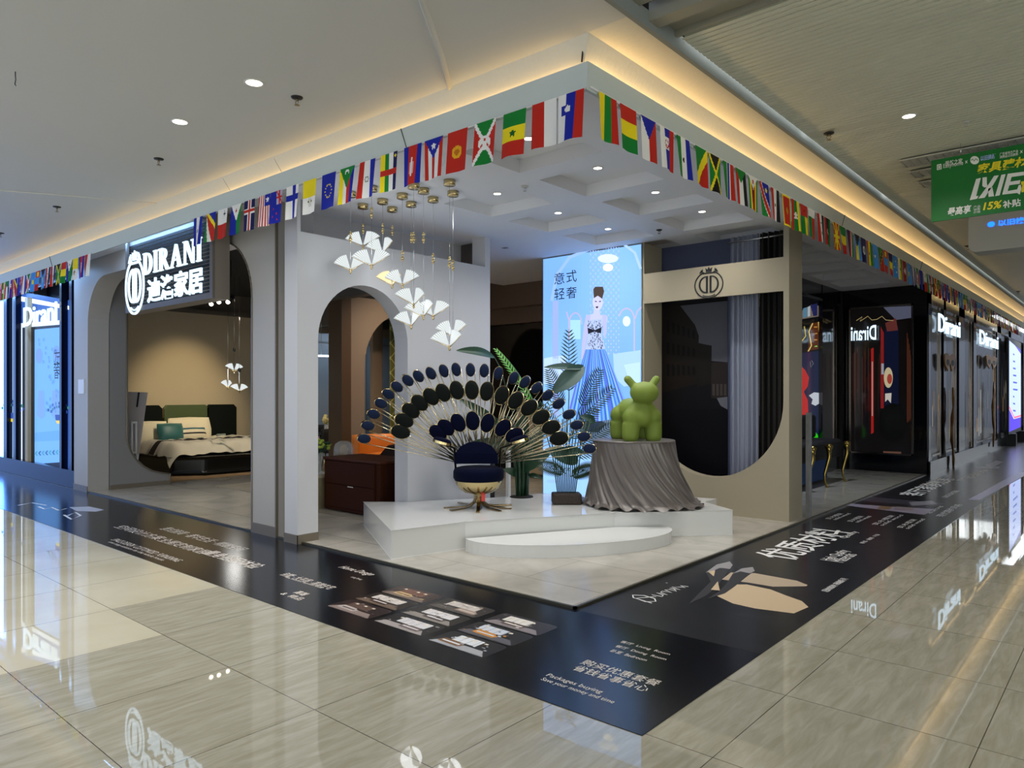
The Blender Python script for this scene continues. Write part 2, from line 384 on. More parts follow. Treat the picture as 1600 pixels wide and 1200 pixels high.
# ------------------------------------------------------------------ store fascia (leans out at the top)
f = B()
f.poly([(-26, 3.975, 3.62), (-2.785, 3.975, 3.62), (-2.755, 3.945, 3.79), (-26, 3.945, 3.79)])
f.poly([(-2.785, 3.975, 3.62), (-2.785, 30, 3.62), (-2.755, 30, 3.79), (-2.755, 3.945, 3.79)])
f.poly([(-26, 4.0, 3.79), (-2.81, 4.0, 3.79), (-2.755, 3.945, 3.79), (-26, 3.945, 3.79)])
f.poly([(-2.81, 4.0, 3.79), (-2.81, 30, 3.79), (-2.755, 30, 3.79), (-2.755, 3.945, 3.79)])
f.poly([(-26, 4.0, 3.62), (-2.81, 4.0, 3.62), (-2.81, 4.0, 3.79), (-26, 4.0, 3.79)])
f.poly([(-2.81, 4.0, 3.62), (-2.81, 30, 3.62), (-2.81, 30, 3.79), (-2.81, 4.0, 3.79)])
f.poly([(-26, 4.0, 3.62), (-2.81, 4.0, 3.62), (-2.785, 3.975, 3.62), (-26, 3.975, 3.62)])
f.poly([(-2.81, 4.0, 3.62), (-2.81, 30, 3.62), (-2.785, 30, 3.62), (-2.785, 3.975, 3.62)])
struct(f, 'wall_fascia', fascia_m)
s = B()
for px in (633, 350, 80, 430):
    p = ay(px, 300, 3.955)
    if px in (633, 80): s.tube([(p.x, 3.972, 3.625), (p.x-.04, 3.942, 3.79)], .004, 4)
    else: s.tube([(p.x, 4.085, 3.76), (p.x, 3.94, 3.96)], .003, 4)
for yy in (9.4, 13.6): s.tube([(-2.782, yy, 3.63), (-2.752, yy+.04, 3.79)], .004, 4)
struct(s, 'trim_4', M('joint_shadow', '4a4d4b', .7))  # dark grey joint lines across fascia and bulkhead
tag(build(B().tube([ay(912, 58, 4.0), ay(911, 75, 3.99), ay(909, 97, 4.0)], .006, 6), 'power_cable', M('black_rubber', '0d0d0d', .5)), 'short black cable hanging from ceiling corner behind the fascia', 'cable')

# coffered soffit over the display corner
s = B(); X0, X1, Y0, Y1 = -7.4, -2.80, 4.0, 16.0
cols = [(-5.90, -4.95), (-4.525, -3.575)]
rows = [(4.53+1.105*k, 5.335+1.105*k) for k in range(11) if 5.335+1.105*k < 15.9]
holes = [(a, b_, c, d) for a, b_ in cols for c, d in rows if not (a < -4.75 and (c > 9 or c < 5))]
xs = sorted({X0, X1, *[v for h in holes for v in h[:2]]}); ys = sorted({Y0, Y1, *[v for r in rows for v in r]})
for i in range(len(xs)-1):
    for j_ in range(len(ys)-1):
        mx, my = (xs[i]+xs[i+1])/2, (ys[j_]+ys[j_+1])/2
        if any(a < mx < b_ and c < my < d for a, b_, c, d in holes): continue
        s.poly([(xs[i], ys[j_], ZS), (xs[i+1], ys[j_], ZS), (xs[i+1], ys[j_+1], ZS), (xs[i], ys[j_+1], ZS)])
ZH = ZS+.125
for a, b_, c, d in holes:
    q = [(a, c), (b_, c), (b_, d), (a, d)]
    for k in range(4):
        p0, p1 = q[k], q[(k+1) % 4]; s.poly([(*p0, ZS), (*p1, ZS), (*p1, ZH), (*p0, ZH)])
    s.poly([(*p, ZH) for p in q])
struct(s, 'ceiling_coffered', soffit_m)
struct(B().box(-26, -7.4, 4.0, 4.66, ZS, ZS+.05).box(-9.5, -7.4, 7.35, 10.7, ZS, ZS+.05), 'ceiling_left_soffit', soffit_m)
struct(B().box(-16.3, -7.45, 4.66, 16, ZS+.15, ZS+.2).box(-7.0, -4.7, 16.0, 18, ZS, ZS+.05), 'ceiling_interior', dark_ceiling)

# ------------------------------------------------------------------ front frame with rounded opening (left arm)
YF, YB = 4.345, 4.66
xl, xr, zt, r = -12.77, -7.71, 3.42, .72
pts = [(-13.38, 0), (xl, 0), (xl, zt-r)]+arcp(xl+r, zt-r, r, r, 180, 90, 12)[1:]+arcp(xr-r, zt-r, r, r, 90, 0, 12)+[(xr, 0), (-7.20, 0), (-7.20, ZS), (-13.38, ZS)]
fr = B(); fr.prism([(x, YF, z) for x, z in pts], (0, YB-YF, 0))
struct(fr, 'wall_front', M('warm_white_lacquer', 'a5a29e', .42))
tr = B()
tr.box(xr, -7.20, YF-.012, YF, 0, .12).box(-13.38, xl, YF-.012, YF, 0, .10)
tr.box(-7.215, -7.195, YF-.01, YF+.02, 0, ZS).box(xr-.015, xr+.01, YF-.008, YF+.01, .0, zt-r)
ar = arcp(xr-r, zt-r, r, r, 0, 90, 14)
for k in range(14):
    (x0, z0), (x1, z1) = ar[k], ar[k+1]; tr.tube([(x0, YF-.002, z0), (x1, YF-.002, z1)], .012, 4)
struct(tr, 'baseboard_front', brown_skirt)
# recess strip + arch wall with its front pilaster
struct(B().box(-7.20, -6.96, 4.46, 4.66, 0, ZS), 'wall_recess', M('grey_recess', '8c8c90', .5))
YE = 7.30; TH = .24
A0, A1 = ax(497, 650, -6.72).y, ax(637, 600, -6.72).y; ra = (A1-A0)/2; zc = 2.83-ra*1.02
pw = [(4.30, 0), (A0, 0), (A0, zc)]+arcp((A0+A1)/2, zc, ra, ra*1.02, 180, 0, 24)[1:-1]+[(A1, zc), (A1, 0), (YE, 0), (YE, 3.31), (4.34, 3.31), (4.34, ZS), (4.30, ZS)]
aw = B(); aw.prism([(-6.72, y_, z) for y_, z in pw], (-TH, 0, 0)); aw.box(-6.96, -6.72, YE-.10, YE, 3.31, ZS)
struct(aw, 'wall_arch', M('arch_wall_paint', 'bcbdc2', .5))
struct(B().box(-6.74, -6.708, 4.29, A0, 0, .10).box(-6.96, -6.708, 4.288, 4.30, 0, .10), 'baseboard_arch', brown_skirt)
struct(B().box(-7.45, -7.38, 4.66, 7.6, 3.42, ZS).box(-9.5, -7.4, 7.3, 7.36, 3.45, ZS), 'wall_inner_bulkhead', M('inner_bulkhead', 'b4b4b8', .6))
# side panel with the swept lower corner behind the front frame
P2 = [(172, 766), (265, 757), (265, 740), (250, 738.5), (237, 735.5), (225, 729), (213, 718.5), (205, 707), (200, 695), (198, 682), (198, 400), (172, 390)]
side = [ax(px, py, -12.74) for px, py in P2]
for q in side[:2]: q.z = 0
for q in side[-2:]: q.z = ZS
sp = B(); sp.prism(side, (-.12, 0, 0)); struct(sp, 'wall_side_panel', M('grey_lacquer', '7e7c7d', .45))
tb = B(); tb.tube([p+V((.012, 0, 0)) for p in side[2:11]], .016, 4); tb.tube([side[1]+V((.012, 0, 0)), side[2]+V((.012, 0, 0))], .016, 4)
tb.box(-12.74, -12.72, side[0].y, side[1].y, 0, .09)
struct(tb, 'trim_5', brown_skirt)

# ------------------------------------------------------------------ display corner wall: framed round-bottomed opening (right arm)
YP = 8.96
xL, xR = ay(1003, 500, YP).x, -3.262; xi = ay(1224, 500, YP).x
zb1, zb0 = 3.28, 2.86
wp = B()
wp.box(xL+.035, xi, YP, YP+.045, zb0, zb1)                       # header band
wp.box(xi, xR, YP, YP+.45, 0, ZS)                           # pillar
wp.box(xL, xL+.035, YP, YP+.5, 0, ZS)                       # thin left post
cx, rx, rz_, zcv = (xL+.035+xi)/2, (xi-xL-.035)/2, 1.0, 1.49
u = [(xL+.035, 0), (xi, 0), (xi, zcv)]+arcp(cx, zcv, rx, rz_, 0, -180, 30)[1:]
wp.prism([(x, YP, z) for x, z in u], (0, .16, 0))
struct(wp, 'wall_portal', beige)
bk = B().box(xL, -3.95, YP+.52, YP+.56, 0, ZS)
struct(bk, 'wall_portal_back', M('slate_blue_wall', '3f4660', .5))
struct(B().box(-3.22, -3.17, 9.42, 9.50, 0, 1.35), 'wall_marble_edge', M('veined_marble', '77787a', .2, varm=(7, .45)))
# ------------------------------------------------------------------ interior walls
warmwall = M('bedroom_wall', 'b3a58c', .8, varm=(2, .03))
struct(B().box(-16.15, -16, 4.4, 14, 0, 3.42), 'wall_left', warmwall)
struct(B().box(-16.0, -15.9, 4.5, 14, 3.38, 3.47).box(-16.1, -16, 4.5, 14, 3.42, 3.87), 'trim_6', M('dark_cornice', '5a544b', .6))
struct(B().box(-16.2, -4.7, 15.9, 16.0, 0, 3.9), 'wall_back', M('dark_back_wall', '17130f', .6))
struct(B().box(-16, -13.2, 4.9, 5.0, 0, 3.9), 'wall_bedroom_side', M('grey_side_wall', '7d766c', .7))
# ------------------------------------------------------------------ stage
ZT = .29
stage_m = M('white_gloss_stage', 'c9cac9', .1, spec=.6)
q = [g(568, 784, ZT), g(612, 829, ZT), g(727, 815, ZT), g(960, 801, ZT), g(1145, 797, ZT), g(1100, 784, ZT)]
sp = [(p.x, p.y) for p in q]+[(-3.97, 8.45), (-5.15, 8.2), (-5.4, 7.55), (-5.9, 7.42), (-6.14, 6.66), (-6.68, 5.76)]
t = thing('display_stage', 'white glossy angular display platform on the pale tiles at the store corner', 'platform', (-5, 6.5, 0))
build(B().prism([(x, y, .016) for x, y in sp], (0, 0, ZT-.016)), 'platform_block', stage_m, t, bevel=.006)
s0, s1 = g(727, 862), g(1043, 842); s0.z = s1.z = 0
md = (s0+s1)/2; ux = (s1-s0); hw = ux.length/2; ux.normalize(); nn = V((ux.y, -ux.x, 0))
if nn.dot(V((1, -1, 0))) < 0: nn = -nn
dep = .60
dg = g(960, 801, ZT); pt = [*[md+ux*(hw*math.cos(math.pi-a*math.pi/24))+nn*(dep*math.sin(a*math.pi/24)+.012) for a in range(25)], V((dg.x, dg.y, 0))+nn*.012]
tag(build(B().prism([(p.x, p.y, .016) for p in pt], (0, 0, .12)), 'display_step', stage_m, None, bevel=.004), 'low white half-moon step against the front of the white platform', 'step')

# ------------------------------------------------------------------ peacock chair
CT = 8.3; CC = at(748, 0, CT); CC.z = 0
toC = V((-sight(748)[0], -sight(748)[1], 0)).normalized(); side_ = V((0, 0, 1)).cross(toC).normalized()   # to the viewer's right
chair = thing('peacock_chair', 'gold bowl swivel chair with fanned round velvet pads like a peacock tail', 'chair', (CC.x, CC.y, ZT))
def cp(px, py, dt=0): return at(px, py, CT+dt)
zc_ = lambda py: EYE+(HY-py)/FP*CT
seat_c = V((CC.x, CC.y, 0))
R0 = .285
build(B().lathe(seat_c+V((0, 0, zc_(750))), [(R0*.96, 0), (R0*1.02, .03), (R0*1.02, .10), (R0*.97, .135), (R0*.8, .15), (.01, .152)], 32), 'seat', navy_velvet, chair)
zb = zc_(771)
build(B().lathe(seat_c+V((0, 0, zb)), [(.10, 0), (.17, .02), (.225, .06), (.262, .11), (R0*.97, .165), (R0*.97, .175), (.2, .17)], 32), 'seat_bowl', gold, chair)
build(B().box(CC.x-.04, CC.x+.04, CC.y-.04, CC.y+.04, ZT+.07, zb+.01).lathe(seat_c+V((0, 0, ZT+.06)), [(.07, 0), (.05, .04), (.045, .06)], 16), 'pedestal_post', gold, chair)
for k, ang in enumerate([20, 62, 125, 170, 232, 262, 312, 350]):
    a = math.radians(ang); d = V((math.cos(a), math.sin(a), 0)); c0 = V((CC.x, CC.y, 0))
    L_ = .40
    b = B(); pr = [(.04, .14), (.07, .07), (.12, .035), (.2, .022), (L_, .016)]
    n = V((-d.y, d.x, 0)); ps = []
    for r_, h in pr:
        c = c0+d*r_+V((0, 0, ZT+h)); ps += [c-n*.021, c+n*.021, c+n*.021-V((0, 0, .012)), c-n*.021-V((0, 0, .012))]
    fs = [(4*i+k_, 4*i+(k_+1) % 4, 4*i+4+(k_+1) % 4, 4*i+4+k_) for i in range(4) for k_ in range(4)]+[(0, 1, 2, 3), (16, 17, 18, 19)]
    build(b.add(ps, fs), 'leg', M('bronze_bar', '8f7a58', .2, 1.), chair, bevel=.003)
# price tag
tg = build(B().obox(at(755, 777, CT-.12), side_, toC, (0, 0, 1), .045, .004, .09), 'price_tag', M('red_tag', 'd8453c', .5), chair, label='red and white price tag')
# backrest
bc = cp(744, 722, -.06)
prof = [(-.235, 0), (-.225, .09), (-.17, .16), (-.08, .20), (0, .208), (.08, .20), (.17, .16), (.225, .09), (.235, 0)]
bb = B(); bb.prism([bc+side_*(u*.97)+V((0, 0, z))+toC*(-.03+.5*u*u) for u, z in prof], -toC*.07)
build(bb, 'backrest', navy_velvet, chair, bevel=.02)
OUT = [(288,504),(307,438),(336,379),(373,325),(411,278),(454,240),(509,208),(563,187),(626,172),(692,160),(755,153),(827,155),(897,159),(969,173),(1046,196),(1104,218),(1163,247),(1219,284),(1275,327),(1328,381),(1368,435),(1404,493),(1433,555)]
MID = [(472,469),(490,412),(524,362),(569,322),(627,291),(688,271),(758,259),(834,258),(910,264),(986,284),(1057,310),(1125,347),(1185,395),(1237,447),(1277,503)]
INN = [(663,472),(703,447),(765,423),(838,414),(914,425),(992,449),(1050,487)]
def feather(cx_, cy_, sc, mat, dt, nrm_in, rows):
    px, py = 480+cx_/3.244, 530+cy_/3.244
    u = (px-746)/180
    t_ = CT+dt-.22*u*u
    c = at(px, py, t_); foot0 = cp(746, 712, .18)
    rad = (c-foot0); rad = (rad-toC*rad.dot(toC)).normalized()
    n = (toC*1.0-rad*nrm_in*abs(u)).normalized()
    mj = (rad-n*rad.dot(n)).normalized(); mn = n.cross(mj).normalized()
    a_, b_ = sc
    # cushion
    pad = B(); vs = []
    N_ = 24
    for r_, h in ((1.0, -.02), (1.0, 0), (.93, .014), (.7, .022), (.35, .026)):
        for k in range(N_):
            q_ = 2*math.pi*k/N_; vs.append(c+mj*a_*r_*math.cos(q_)+mn*b_*r_*math.sin(q_)+n*h)
    fs = [(i*N_+k, i*N_+(k+1) % N_, (i+1)*N_+(k+1) % N_, (i+1)*N_+k) for i in range(4) for k in range(N_)]+[tuple(range(4*N_, 5*N_)), tuple(range(N_-1, -1, -1))]
    pad.add(vs, fs, None, True)
    po = build(pad, 'feather_pad', mat, chair)
    ring = B(); vs = []
    for r_, h in ((1.05, -.024), (1.05, .006), (1.0, .008), (1.0, -.024)):
        for k in range(N_):
            q_ = 2*math.pi*k/N_; vs.append(c+mj*a_*r_*math.cos(q_)+mn*b_*r_*math.sin(q_)+n*h)
    fs = [(i*N_+k, i*N_+(k+1) % N_, ((i+1) % 4)*N_+(k+1) % N_, ((i+1) % 4)*N_+k) for i in range(4) for k in range(N_)]
    ring.add(vs, fs, None, False); build(ring, 'pad_rim', gold, po)
    rods = B()
    th = math.atan2(rad.z, rad.dot(side_))
    base = seat_c+side_*(.25*math.cos(th))-toC*.24+V((0, 0, zc_(728)+.10*max(0, math.sin(th))))
    if rows < 1: base = base+toC*.04
    for s_ in (-1, 1):
        e0 = c+mn*b_*s_*1.02-mj*a_*.1-n*.012; e1 = base+side_*.02*s_
        midp = (e0+e1)/2-toC*.03
        rods.tube([e0, midp, e1], .0055, 6)
    build(rods, 'feather_rod', goldd, po)
for i, p in enumerate(OUT): feather(*p, (.079, .054), blue_velvet, .22, .55, 1)
for i, p in enumerate(MID): feather(*p, (.112, .080), green_velvet, .12, .5, 1)
for i, p in enumerate(INN): feather(*p, (.112, .080), navy_velvet, .08, .4, 0)
for s_, (cx_, cy_) in ((-1, (684, 521)), (1, (1075, 512))):   # arm pads lie flat
    c = at(480+cx_/3.244, 530+cy_/3.244, CT-.12)
    ax_ = (side_*s_+V((0, 0, .30)) if s_ > 0 else side_*s_*1+V((0, 0, .28))).normalized(); up = ax_.cross(toC).normalized()
    if up.z < 0: up = -up
    ot = ax_.cross(up).normalized(); N_ = 24; vs = []
    def ringv(lv):
        v_ = []
        for r_, h in lv:
            for k in range(N_):
                q_ = 2*math.pi*k/N_; v_.append(c+ax_*.105*r_*math.cos(q_)+ot*.08*r_*math.sin(q_)+up*h)
        return v_
    pad = B(); pad.add(ringv(((1, 0), (1, .018), (.8, .04), (.4, .046))), [(i*N_+k, i*N_+(k+1) % N_, (i+1)*N_+(k+1) % N_, (i+1)*N_+k) for i in range(3) for k in range(N_)]+[tuple(range(3*N_, 4*N_)), tuple(range(N_-1, -1, -1))], None, True)
    po = build(pad, 'armrest', navy_velvet, chair)
    rg = B(); rg.add(ringv(((1.03, -.02), (1.03, .008))), [(k, (k+1) % N_, N_+(k+1) % N_, N_+k) for k in range(N_)]+[tuple(range(N_-1, -1, -1))]); build(rg, 'armrest_rim', gold, po)
    st = B(); st.tube([c-up*.02, cp(746+s_*36, 700, .0), cp(746+s_*34, 735, .0)], .013, 8); build(st, 'arm_support', M('dark_metal', '14110d', .35, .8), po)

# ------------------------------------------------------------------ draped pedestal
PC = at(990, 0, 8.6); PC.z = 0; ZP = 1.05
def drape_fn(u, v):
    a = 2*math.pi*u
    # v 0 = rim of the top, 1 = floor
    tw = a-.85*v**1.3
    rr = .478+(.045*v+.135*v**2.2)*(1+.5*math.cos(a-HEAD))
    fold = math.sin(tw*34+2.2*math.sin(a*3))*.42+math.sin(tw*57+a*2+1.3)*.28+math.sin(tw*15+.7)*.35
    rr += fold*(.003+.024*v**.8)
    z = ZP-.004-(ZP-ZT-.012)*v
    lo = max(0, v-.93)/.07
    z += lo*.018*(1+math.sin(tw*23)); rr += lo*.05*(1+.5*math.sin(a*7))
    return V((PC.x+rr*math.cos(a), PC.y+rr*math.sin(a), z))
cloth_m = M('grey_satin', '57504c', .32, sheen=.15, spec=.7)
ped = thing('draped_pedestal', 'round pedestal draped to the floor in grey satin on the white platform', 'pedestal', (PC.x, PC.y, ZT))
build(B().lathe((PC.x, PC.y, ZT), [(.44, 0), (.46, .74)], 40), 'pedestal_drum', white_paint, ped)
db = B(); db.grid(drape_fn, 640, 40)
db.lathe((PC.x, PC.y, ZP-.006), [(.485, -.01), (.478, .004), (.44, .007), (.01, .007)], 96)
cl = build(db, 'drape', cloth_m, ped)
# the train of the cloth lying to the left
tl = [g(866, 778, ZT), g(893, 786, ZT), g(935, 794, ZT), g(985, 799, ZT), g(1040, 796, ZT), g(1100, 787, ZT)]
def train(u, v):
    k = u*(len(tl)-1); i = min(int(k), len(tl)-2); f_ = k-i; o_ = tl[i].lerp(tl[i+1], f_)
    c_ = V((PC.x, PC.y, ZT)); a = o_.lerp(c_, v*.55)
    a.z = ZT+.006+.012*(1+math.sin(u*60+v*14))*(.3+v)*(1 if 0 < v < 1 else .2)+.03*v
    return a
build(B().grid(train, 120, 14), 'drape_train', cloth_m, ped)

# ------------------------------------------------------------------ green puppy figure
pm = M('matt_green_plastic', '6d8032', .55, spec=.35)
pt_ = 8.42; pc0 = at(1003, 0, 8.33); pc0.z = 0
fd = (toC*.97+V((RT[0], RT[1], 0))*.14).normalized(); sd = V((0, 0, 1)).cross(fd).normalized()     # facing, and its left... to viewer right
zb_ = ZP+.003; K = .62/.84   # px -> m helper not needed
def pp(f_, s_, z): return pc0+fd*f_+sd*s_+V((0, 0, zb_+z))
pu = B()
def cap(a, b, r0, r1=None, n=18):
    r1 = r1 or r0; a = V(a); b = V(b); d = (b-a); L = d.length; d.normalize(); pts_ = []; rs = []
    for k in range(7): q_ = math.pi/2*k/6; pts_.append(a-d*r0*math.cos(q_)); rs.append(max(.002, r0*math.sin(q_)))
    for k in range(7): q_ = math.pi/2*k/6; pts_.append(b+d*r1*math.sin(q_)); rs.append(max(.002, r1*math.cos(q_)))
    pu.tube(pts_, rs, n)
LR = .098
def leg(f_, s_):
    cap(pp(f_, s_, .0+LR*.6), pp(f_, s_*.86, .24), LR)
    pu.lathe(pp(f_, s_, .0), [(LR*.72, .0), (LR*.93, .018), (LR, .05), (LR, .2)], 24)
leg(.0, -.138); leg(.0, .138); leg(-.42, -.138); leg(-.42, .138)
cap(pp(.0, -.115, .27), pp(.0, .115, .27), .115); cap(pp(-.42, -.11, .28), pp(-.42, .11, .28), .125)
cap(pp(0, 0, .28), pp(-.42, 0, .30), .14); cap(pp(-.12, 0, .31), pp(-.40, 0, .33), .16)
cap(pp(.0, 0, .33), pp(.03, 0, .46), .088)
for s_ in (-1, 1): cap(pp(0, s_*.13, .27), pp(.0, s_*.02, .42), .098, .09); cap(pp(-.42, s_*.12, .28), pp(-.36, s_*.02, .36), .11)
cap(pp(.01, 0, .2+.12), pp(.01, 0, .40), .12, .10)
pu.ball(pp(.075, 0, .55), .16, .165, .128, 28, 18, R=Matrix.Rotation(math.atan2(fd.y, fd.x), 3, 'Z'))
for s_ in (-1, 1): cap(pp(.02, s_*.095, .615), pp(.0, s_*.172, .705), .046)
cap(pp(-.55, 0, .36), pp(-.62, 0, .44), .035)
po = build(pu, 'toy_dog_figure', pm); tag(po, 'matt green toy dog figure with round head standing on the draped pedestal', 'figurine')
md = po.modifiers.new('merge', 'REMESH'); md.mode = 'VOXEL'; md.voxel_size = .0075; md.use_smooth_shade = True
md = po.modifiers.new('soften', 'SMOOTH'); md.factor = .7; md.iterations = 26

# ------------------------------------------------------------------ backlit fashion poster
YL = YP-.02
lx0, lx1 = ay(848, 500, YL).x, ay(1003, 500, YL).x
lb = thing('backlit_poster', 'tall glowing blue light box poster of a woman in a pleated blue gown', 'light box', ((lx0+lx1)/2, YL, 0))
build(B().box(lx0, lx1, YL, YL+.14, 0, ZS), 'light_box_frame', trim_m, lb)
P = B()
def pl(pts_, c, d=0): P.poly([ay(px, py, YL-.004-d*.0015) for px, py in pts_], c)
LB = lambda z, px: None
x0_, x1_ = lx0+.012, lx1-.012
# backdrop: pale blue room shown in the print
def bgc(u, v):
    c = V((.52, .73, .99)); c2 = V((.42, .62, .95))
    k = .5+.5*math.sin(u*5+1)*math.cos(v*7); c = c.lerp(c2, k*.6)
    if v < .18: c = c.lerp(V((.62, .80, 1.0)), .7)
    return '%02x%02x%02x' % tuple(int(255*x) for x in c)
P.grid(lambda u, v: (x0_+(x1_-x0_)*u, YL-.002, .02+(ZS-.04)*v), 24, 40, bgc, False)
ELL = lambda cx, cy, rx, ry, a0=0, a1=360, n=24: [(cx+rx*math.cos(math.radians(a0+(a1-a0)*i/n)), cy-ry*math.sin(math.radians(a0+(a1-a0)*i/n))) for i in range(n+(0 if a1-a0 == 360 else 1))]
def pstroke(pts_, w_, c, d):
    for q_ in stroke(pts_, w_): pl(q_, c, d)
pstroke([(868, 470), (868, 560), (869, 650)], 9, '94a8ea', 1); pstroke([(862, 470), (870, 430), (890, 402), (925, 388)], 5, '90b4f0', 1)
pstroke([(975, 382), (992, 395), (1001, 420)], 4, 'a5c4f2', 1)
for x_ in range(922, 968, 4):       # crystal strands
    for y_ in range(386, 552, 5): pl([(x_, y_), (x_+1.5, y_), (x_+1.5, y_+3), (x_, y_+3)], 'a9bdf4' if (x_//4+y_//5) % 2 else '8fa8ea', 2)
pl(ELL(950, 404, 16, 7), 'd2e4ff', 3); pl(ELL(950, 418, 8, 6), 'eaf4ff', 4)
pstroke(ELL(899, 507, 10, 18, 0, 180)+[(889, 530)], 2, 'b3a9cf', 2); pl([(891, 500), (907, 500), (907, 530), (891, 530)], '9fd0fa', 2)
pstroke([(885, 487), (889, 500), (890, 532)], 2, 'b3a9cf', 2)
pstroke([(991, 548), (991, 500)]+ELL(979, 500, 12, 18, 0, 160), 2.2, 'b7aed0', 2); pstroke([(992, 498), (996, 486), (1002, 480)], 2.2, 'b7aed0', 2)
pl(ELL(979, 502, 6, 8), 'd4ecff', 3)
pl([(958, 553), (1001, 547), (1001, 600), (975, 604), (960, 590)], 'a3c8f8', 2); pl([(975, 570), (1000, 566), (1000, 598), (985, 600)], 'b4d6fb', 3)
pl([(850, 560), (870, 556), (884, 556), (884, 600), (850, 600)], 'b4d0fa', 1)
for i, (a_, b_) in enumerate([(852, 700), (866, 730), (880, 742), (858, 752)]): pl(ELL(a_+6, b_, 10, 2.5), '90b6ee', 2)
pl([(908, 648), (930, 640), (952, 655), (990, 652), (1000, 668), (985, 690), (920, 690), (905, 672)], '5c7292', 3)
pl([(908, 660), (930, 652), (948, 662), (935, 676), (912, 674)], '1c2940', 4)
# the woman in the print
pl([(929, 478), (936, 478), (938, 492), (949, 494), (949, 504), (916, 503), (915, 494), (927, 490)], 'b9bff2', 4)
pl([(916, 491), (923, 493), (919, 520), (914, 545), (913, 560), (908, 562), (909, 540), (912, 512)], 'aeb2ee', 5)
pl([(941, 492), (948, 492), (948, 520), (944, 530), (942, 515)], 'aeb2ee', 5)
pl(ELL(934, 472, 8, 13), 'c3c4f2', 6)
pl([(928, 466), (927, 452), (930, 448), (942, 448), (944, 455), (941, 467), (934, 462)], '43352f', 7)
pl([(929.5, 470), (932.5, 470.5), (932.5, 472), (929.5, 471.6)], '2f2f55', 8); pl([(936, 470.5), (939, 470), (939, 471.6), (936, 472)], '2f2f55', 8)
pl([(930.5, 479), (935, 478.5), (934, 481.5), (931.5, 481.5)], '241a33', 8)
bod = [(915, 501), (943, 498), (940, 515), (941, 530), (946, 545), (914, 547), (918, 530), (919, 515)]
pl(bod, 'a9bbe8', 6)
rnd = random.Random(3)
for k in range(150):
    yy = rnd.uniform(500, 545); hw_ = 12 if yy < 510 or yy > 532 else 9.5; xx = 929.5+rnd.uniform(-hw_, hw_); s_ = rnd.uniform(.7, 1.9)
    pl([(xx, yy), (xx+s_, yy+s_*.7), (xx+s_*.3, yy+s_*2)], '15172e', 7)
pl([(918, 512), (929, 516), (940, 511), (939, 521), (929, 518), (919, 522)], '0e1024', 8)
N_ = 30
for k in range(N_):
    a_, b_ = k/N_, (k+1)/N_
    tx = lambda f_: 915+31*f_; bx = lambda f_: 886+99*f_
    byy = lambda f_: 652+10*math.sin(f_*3.1)-8*f_
    pl([(tx(a_), 546), (tx(b_), 546), (tx(b_)+(bx(b_)-tx(b_))*.45, 590), (bx(b_), byy(b_)), (bx(a_), byy(a_)), (tx(a_)+(bx(a_)-tx(a_))*.45, 590)], ['3f78d6', '6aa2f0', '2f64c4', '7fb4f8'][k % 4] if k % 7 else '5a68d0', 9)
build(P, 'printed_picture', painted('lit_print', 1.25, .4), lb)
d_ = V((1, 0, 0)); up_ = V((0, 0, 1))
for ch, (px, py, px2, py2) in {'意': (866, 445, 882, 425), '式': (885, 442, 901, 421), '轻': (866, 469, 882, 449), '奢': (885, 467, 901, 447)}.items():
    o_ = ay(px, py, YL-.02); e_ = ay(px2, py2, YL-.02)
    text(ch, 'poster_lettering', black_paint, lb, o_, d_, up_, e_.x-o_.x, e_.z-o_.z)
o_ = ay(836+16, 735, YL-.02); text('Italian Light Luxury', 'poster_lettering', black_paint, lb, o_, d_, up_, ay(920, 730, YL).x-o_.x, .09, shear=.3)

# ------------------------------------------------------------------ canal picture, curtains behind the portal
YK = YP+.515
cpz = thing('canal_picture', 'dark mural of a canal between old house fronts inside the round-bottomed opening', 'mural', (-4.6, YK, 1.5))
C_ = B()
def pk(pts_, c, d=0): C_.poly([ay(px, py, YK-.003-d*.0015) for px, py in pts_], c)
pk([(1010, 465), (1137, 460), (1137, 765), (1010, 765)], '0b0a0f', 0)
pk([(1060, 478), (1137, 470), (1137, 566), (1111, 564), (1111, 540), (1092, 536), (1082, 512)], '4c4d56', 1)
pk([(1060, 474), (1086, 508), (1092, 525), (1089, 600), (1010, 620), (1010, 480)], '17120f', 2)
pk([(1090, 536), (1112, 540), (1111, 600), (1089, 605)], '15120f', 3)
pk([(1111, 566), (1137, 566), (1137, 625), (1111, 622)], '221d1c', 3)
for k in range(4): pk([(1113+k*6, 600), (1117+k*6, 600), (1117+k*6, 618), (1113+k*6, 618)], '3c3634', 4)
for r_ in range(3):
    for k in range(6):
        xx = 1042+k*8; yy = 500+r_*34+k*3.0-r_*k*1.2; pk([(xx, yy), (xx+4, yy+2), (xx+4, yy+20-k), (xx, yy+19-k)], '050506', 4)
pk([(1120, 622), (1137, 620), (1137, 640), (1126, 634)], '5b5d66', 5); pk([(1010, 640), (1137, 640), (1137, 765), (1010, 765)], '06060c', 4)
build(C_, 'mural_print', painted('dim_print', 0, .45, .15), cpz)
def curtain(name, lab, px0, px1, mat, nw, amp, z0=.05, z1=ZS-.02, yy=YP+.40, grp=None):
    xa, xb = ay(px0, 500, yy).x, ay(px1, 500, yy).x
    def fn(u, v): return V((xa+(xb-xa)*u, yy+amp*math.sin(u*nw*2*math.pi)+amp*.4*math.sin(u*nw*5+v*2), z0+(z1-z0)*v))
    o = build(B().grid(fn, nw*14, 6), name, mat); tag(o, lab, 'curtain'); return o
curtain('curtain', 'silver sheer curtain hanging beside the canal mural', 1141, 1186, M('silver_sheer', '8d93a6', .42, .25), 6, .02)
curtain('curtain', 'black heavy curtain hanging next to the silver sheer inside the portal', 1187, 1232, M('black_drapery', '1a1917', .6), 5, .028)
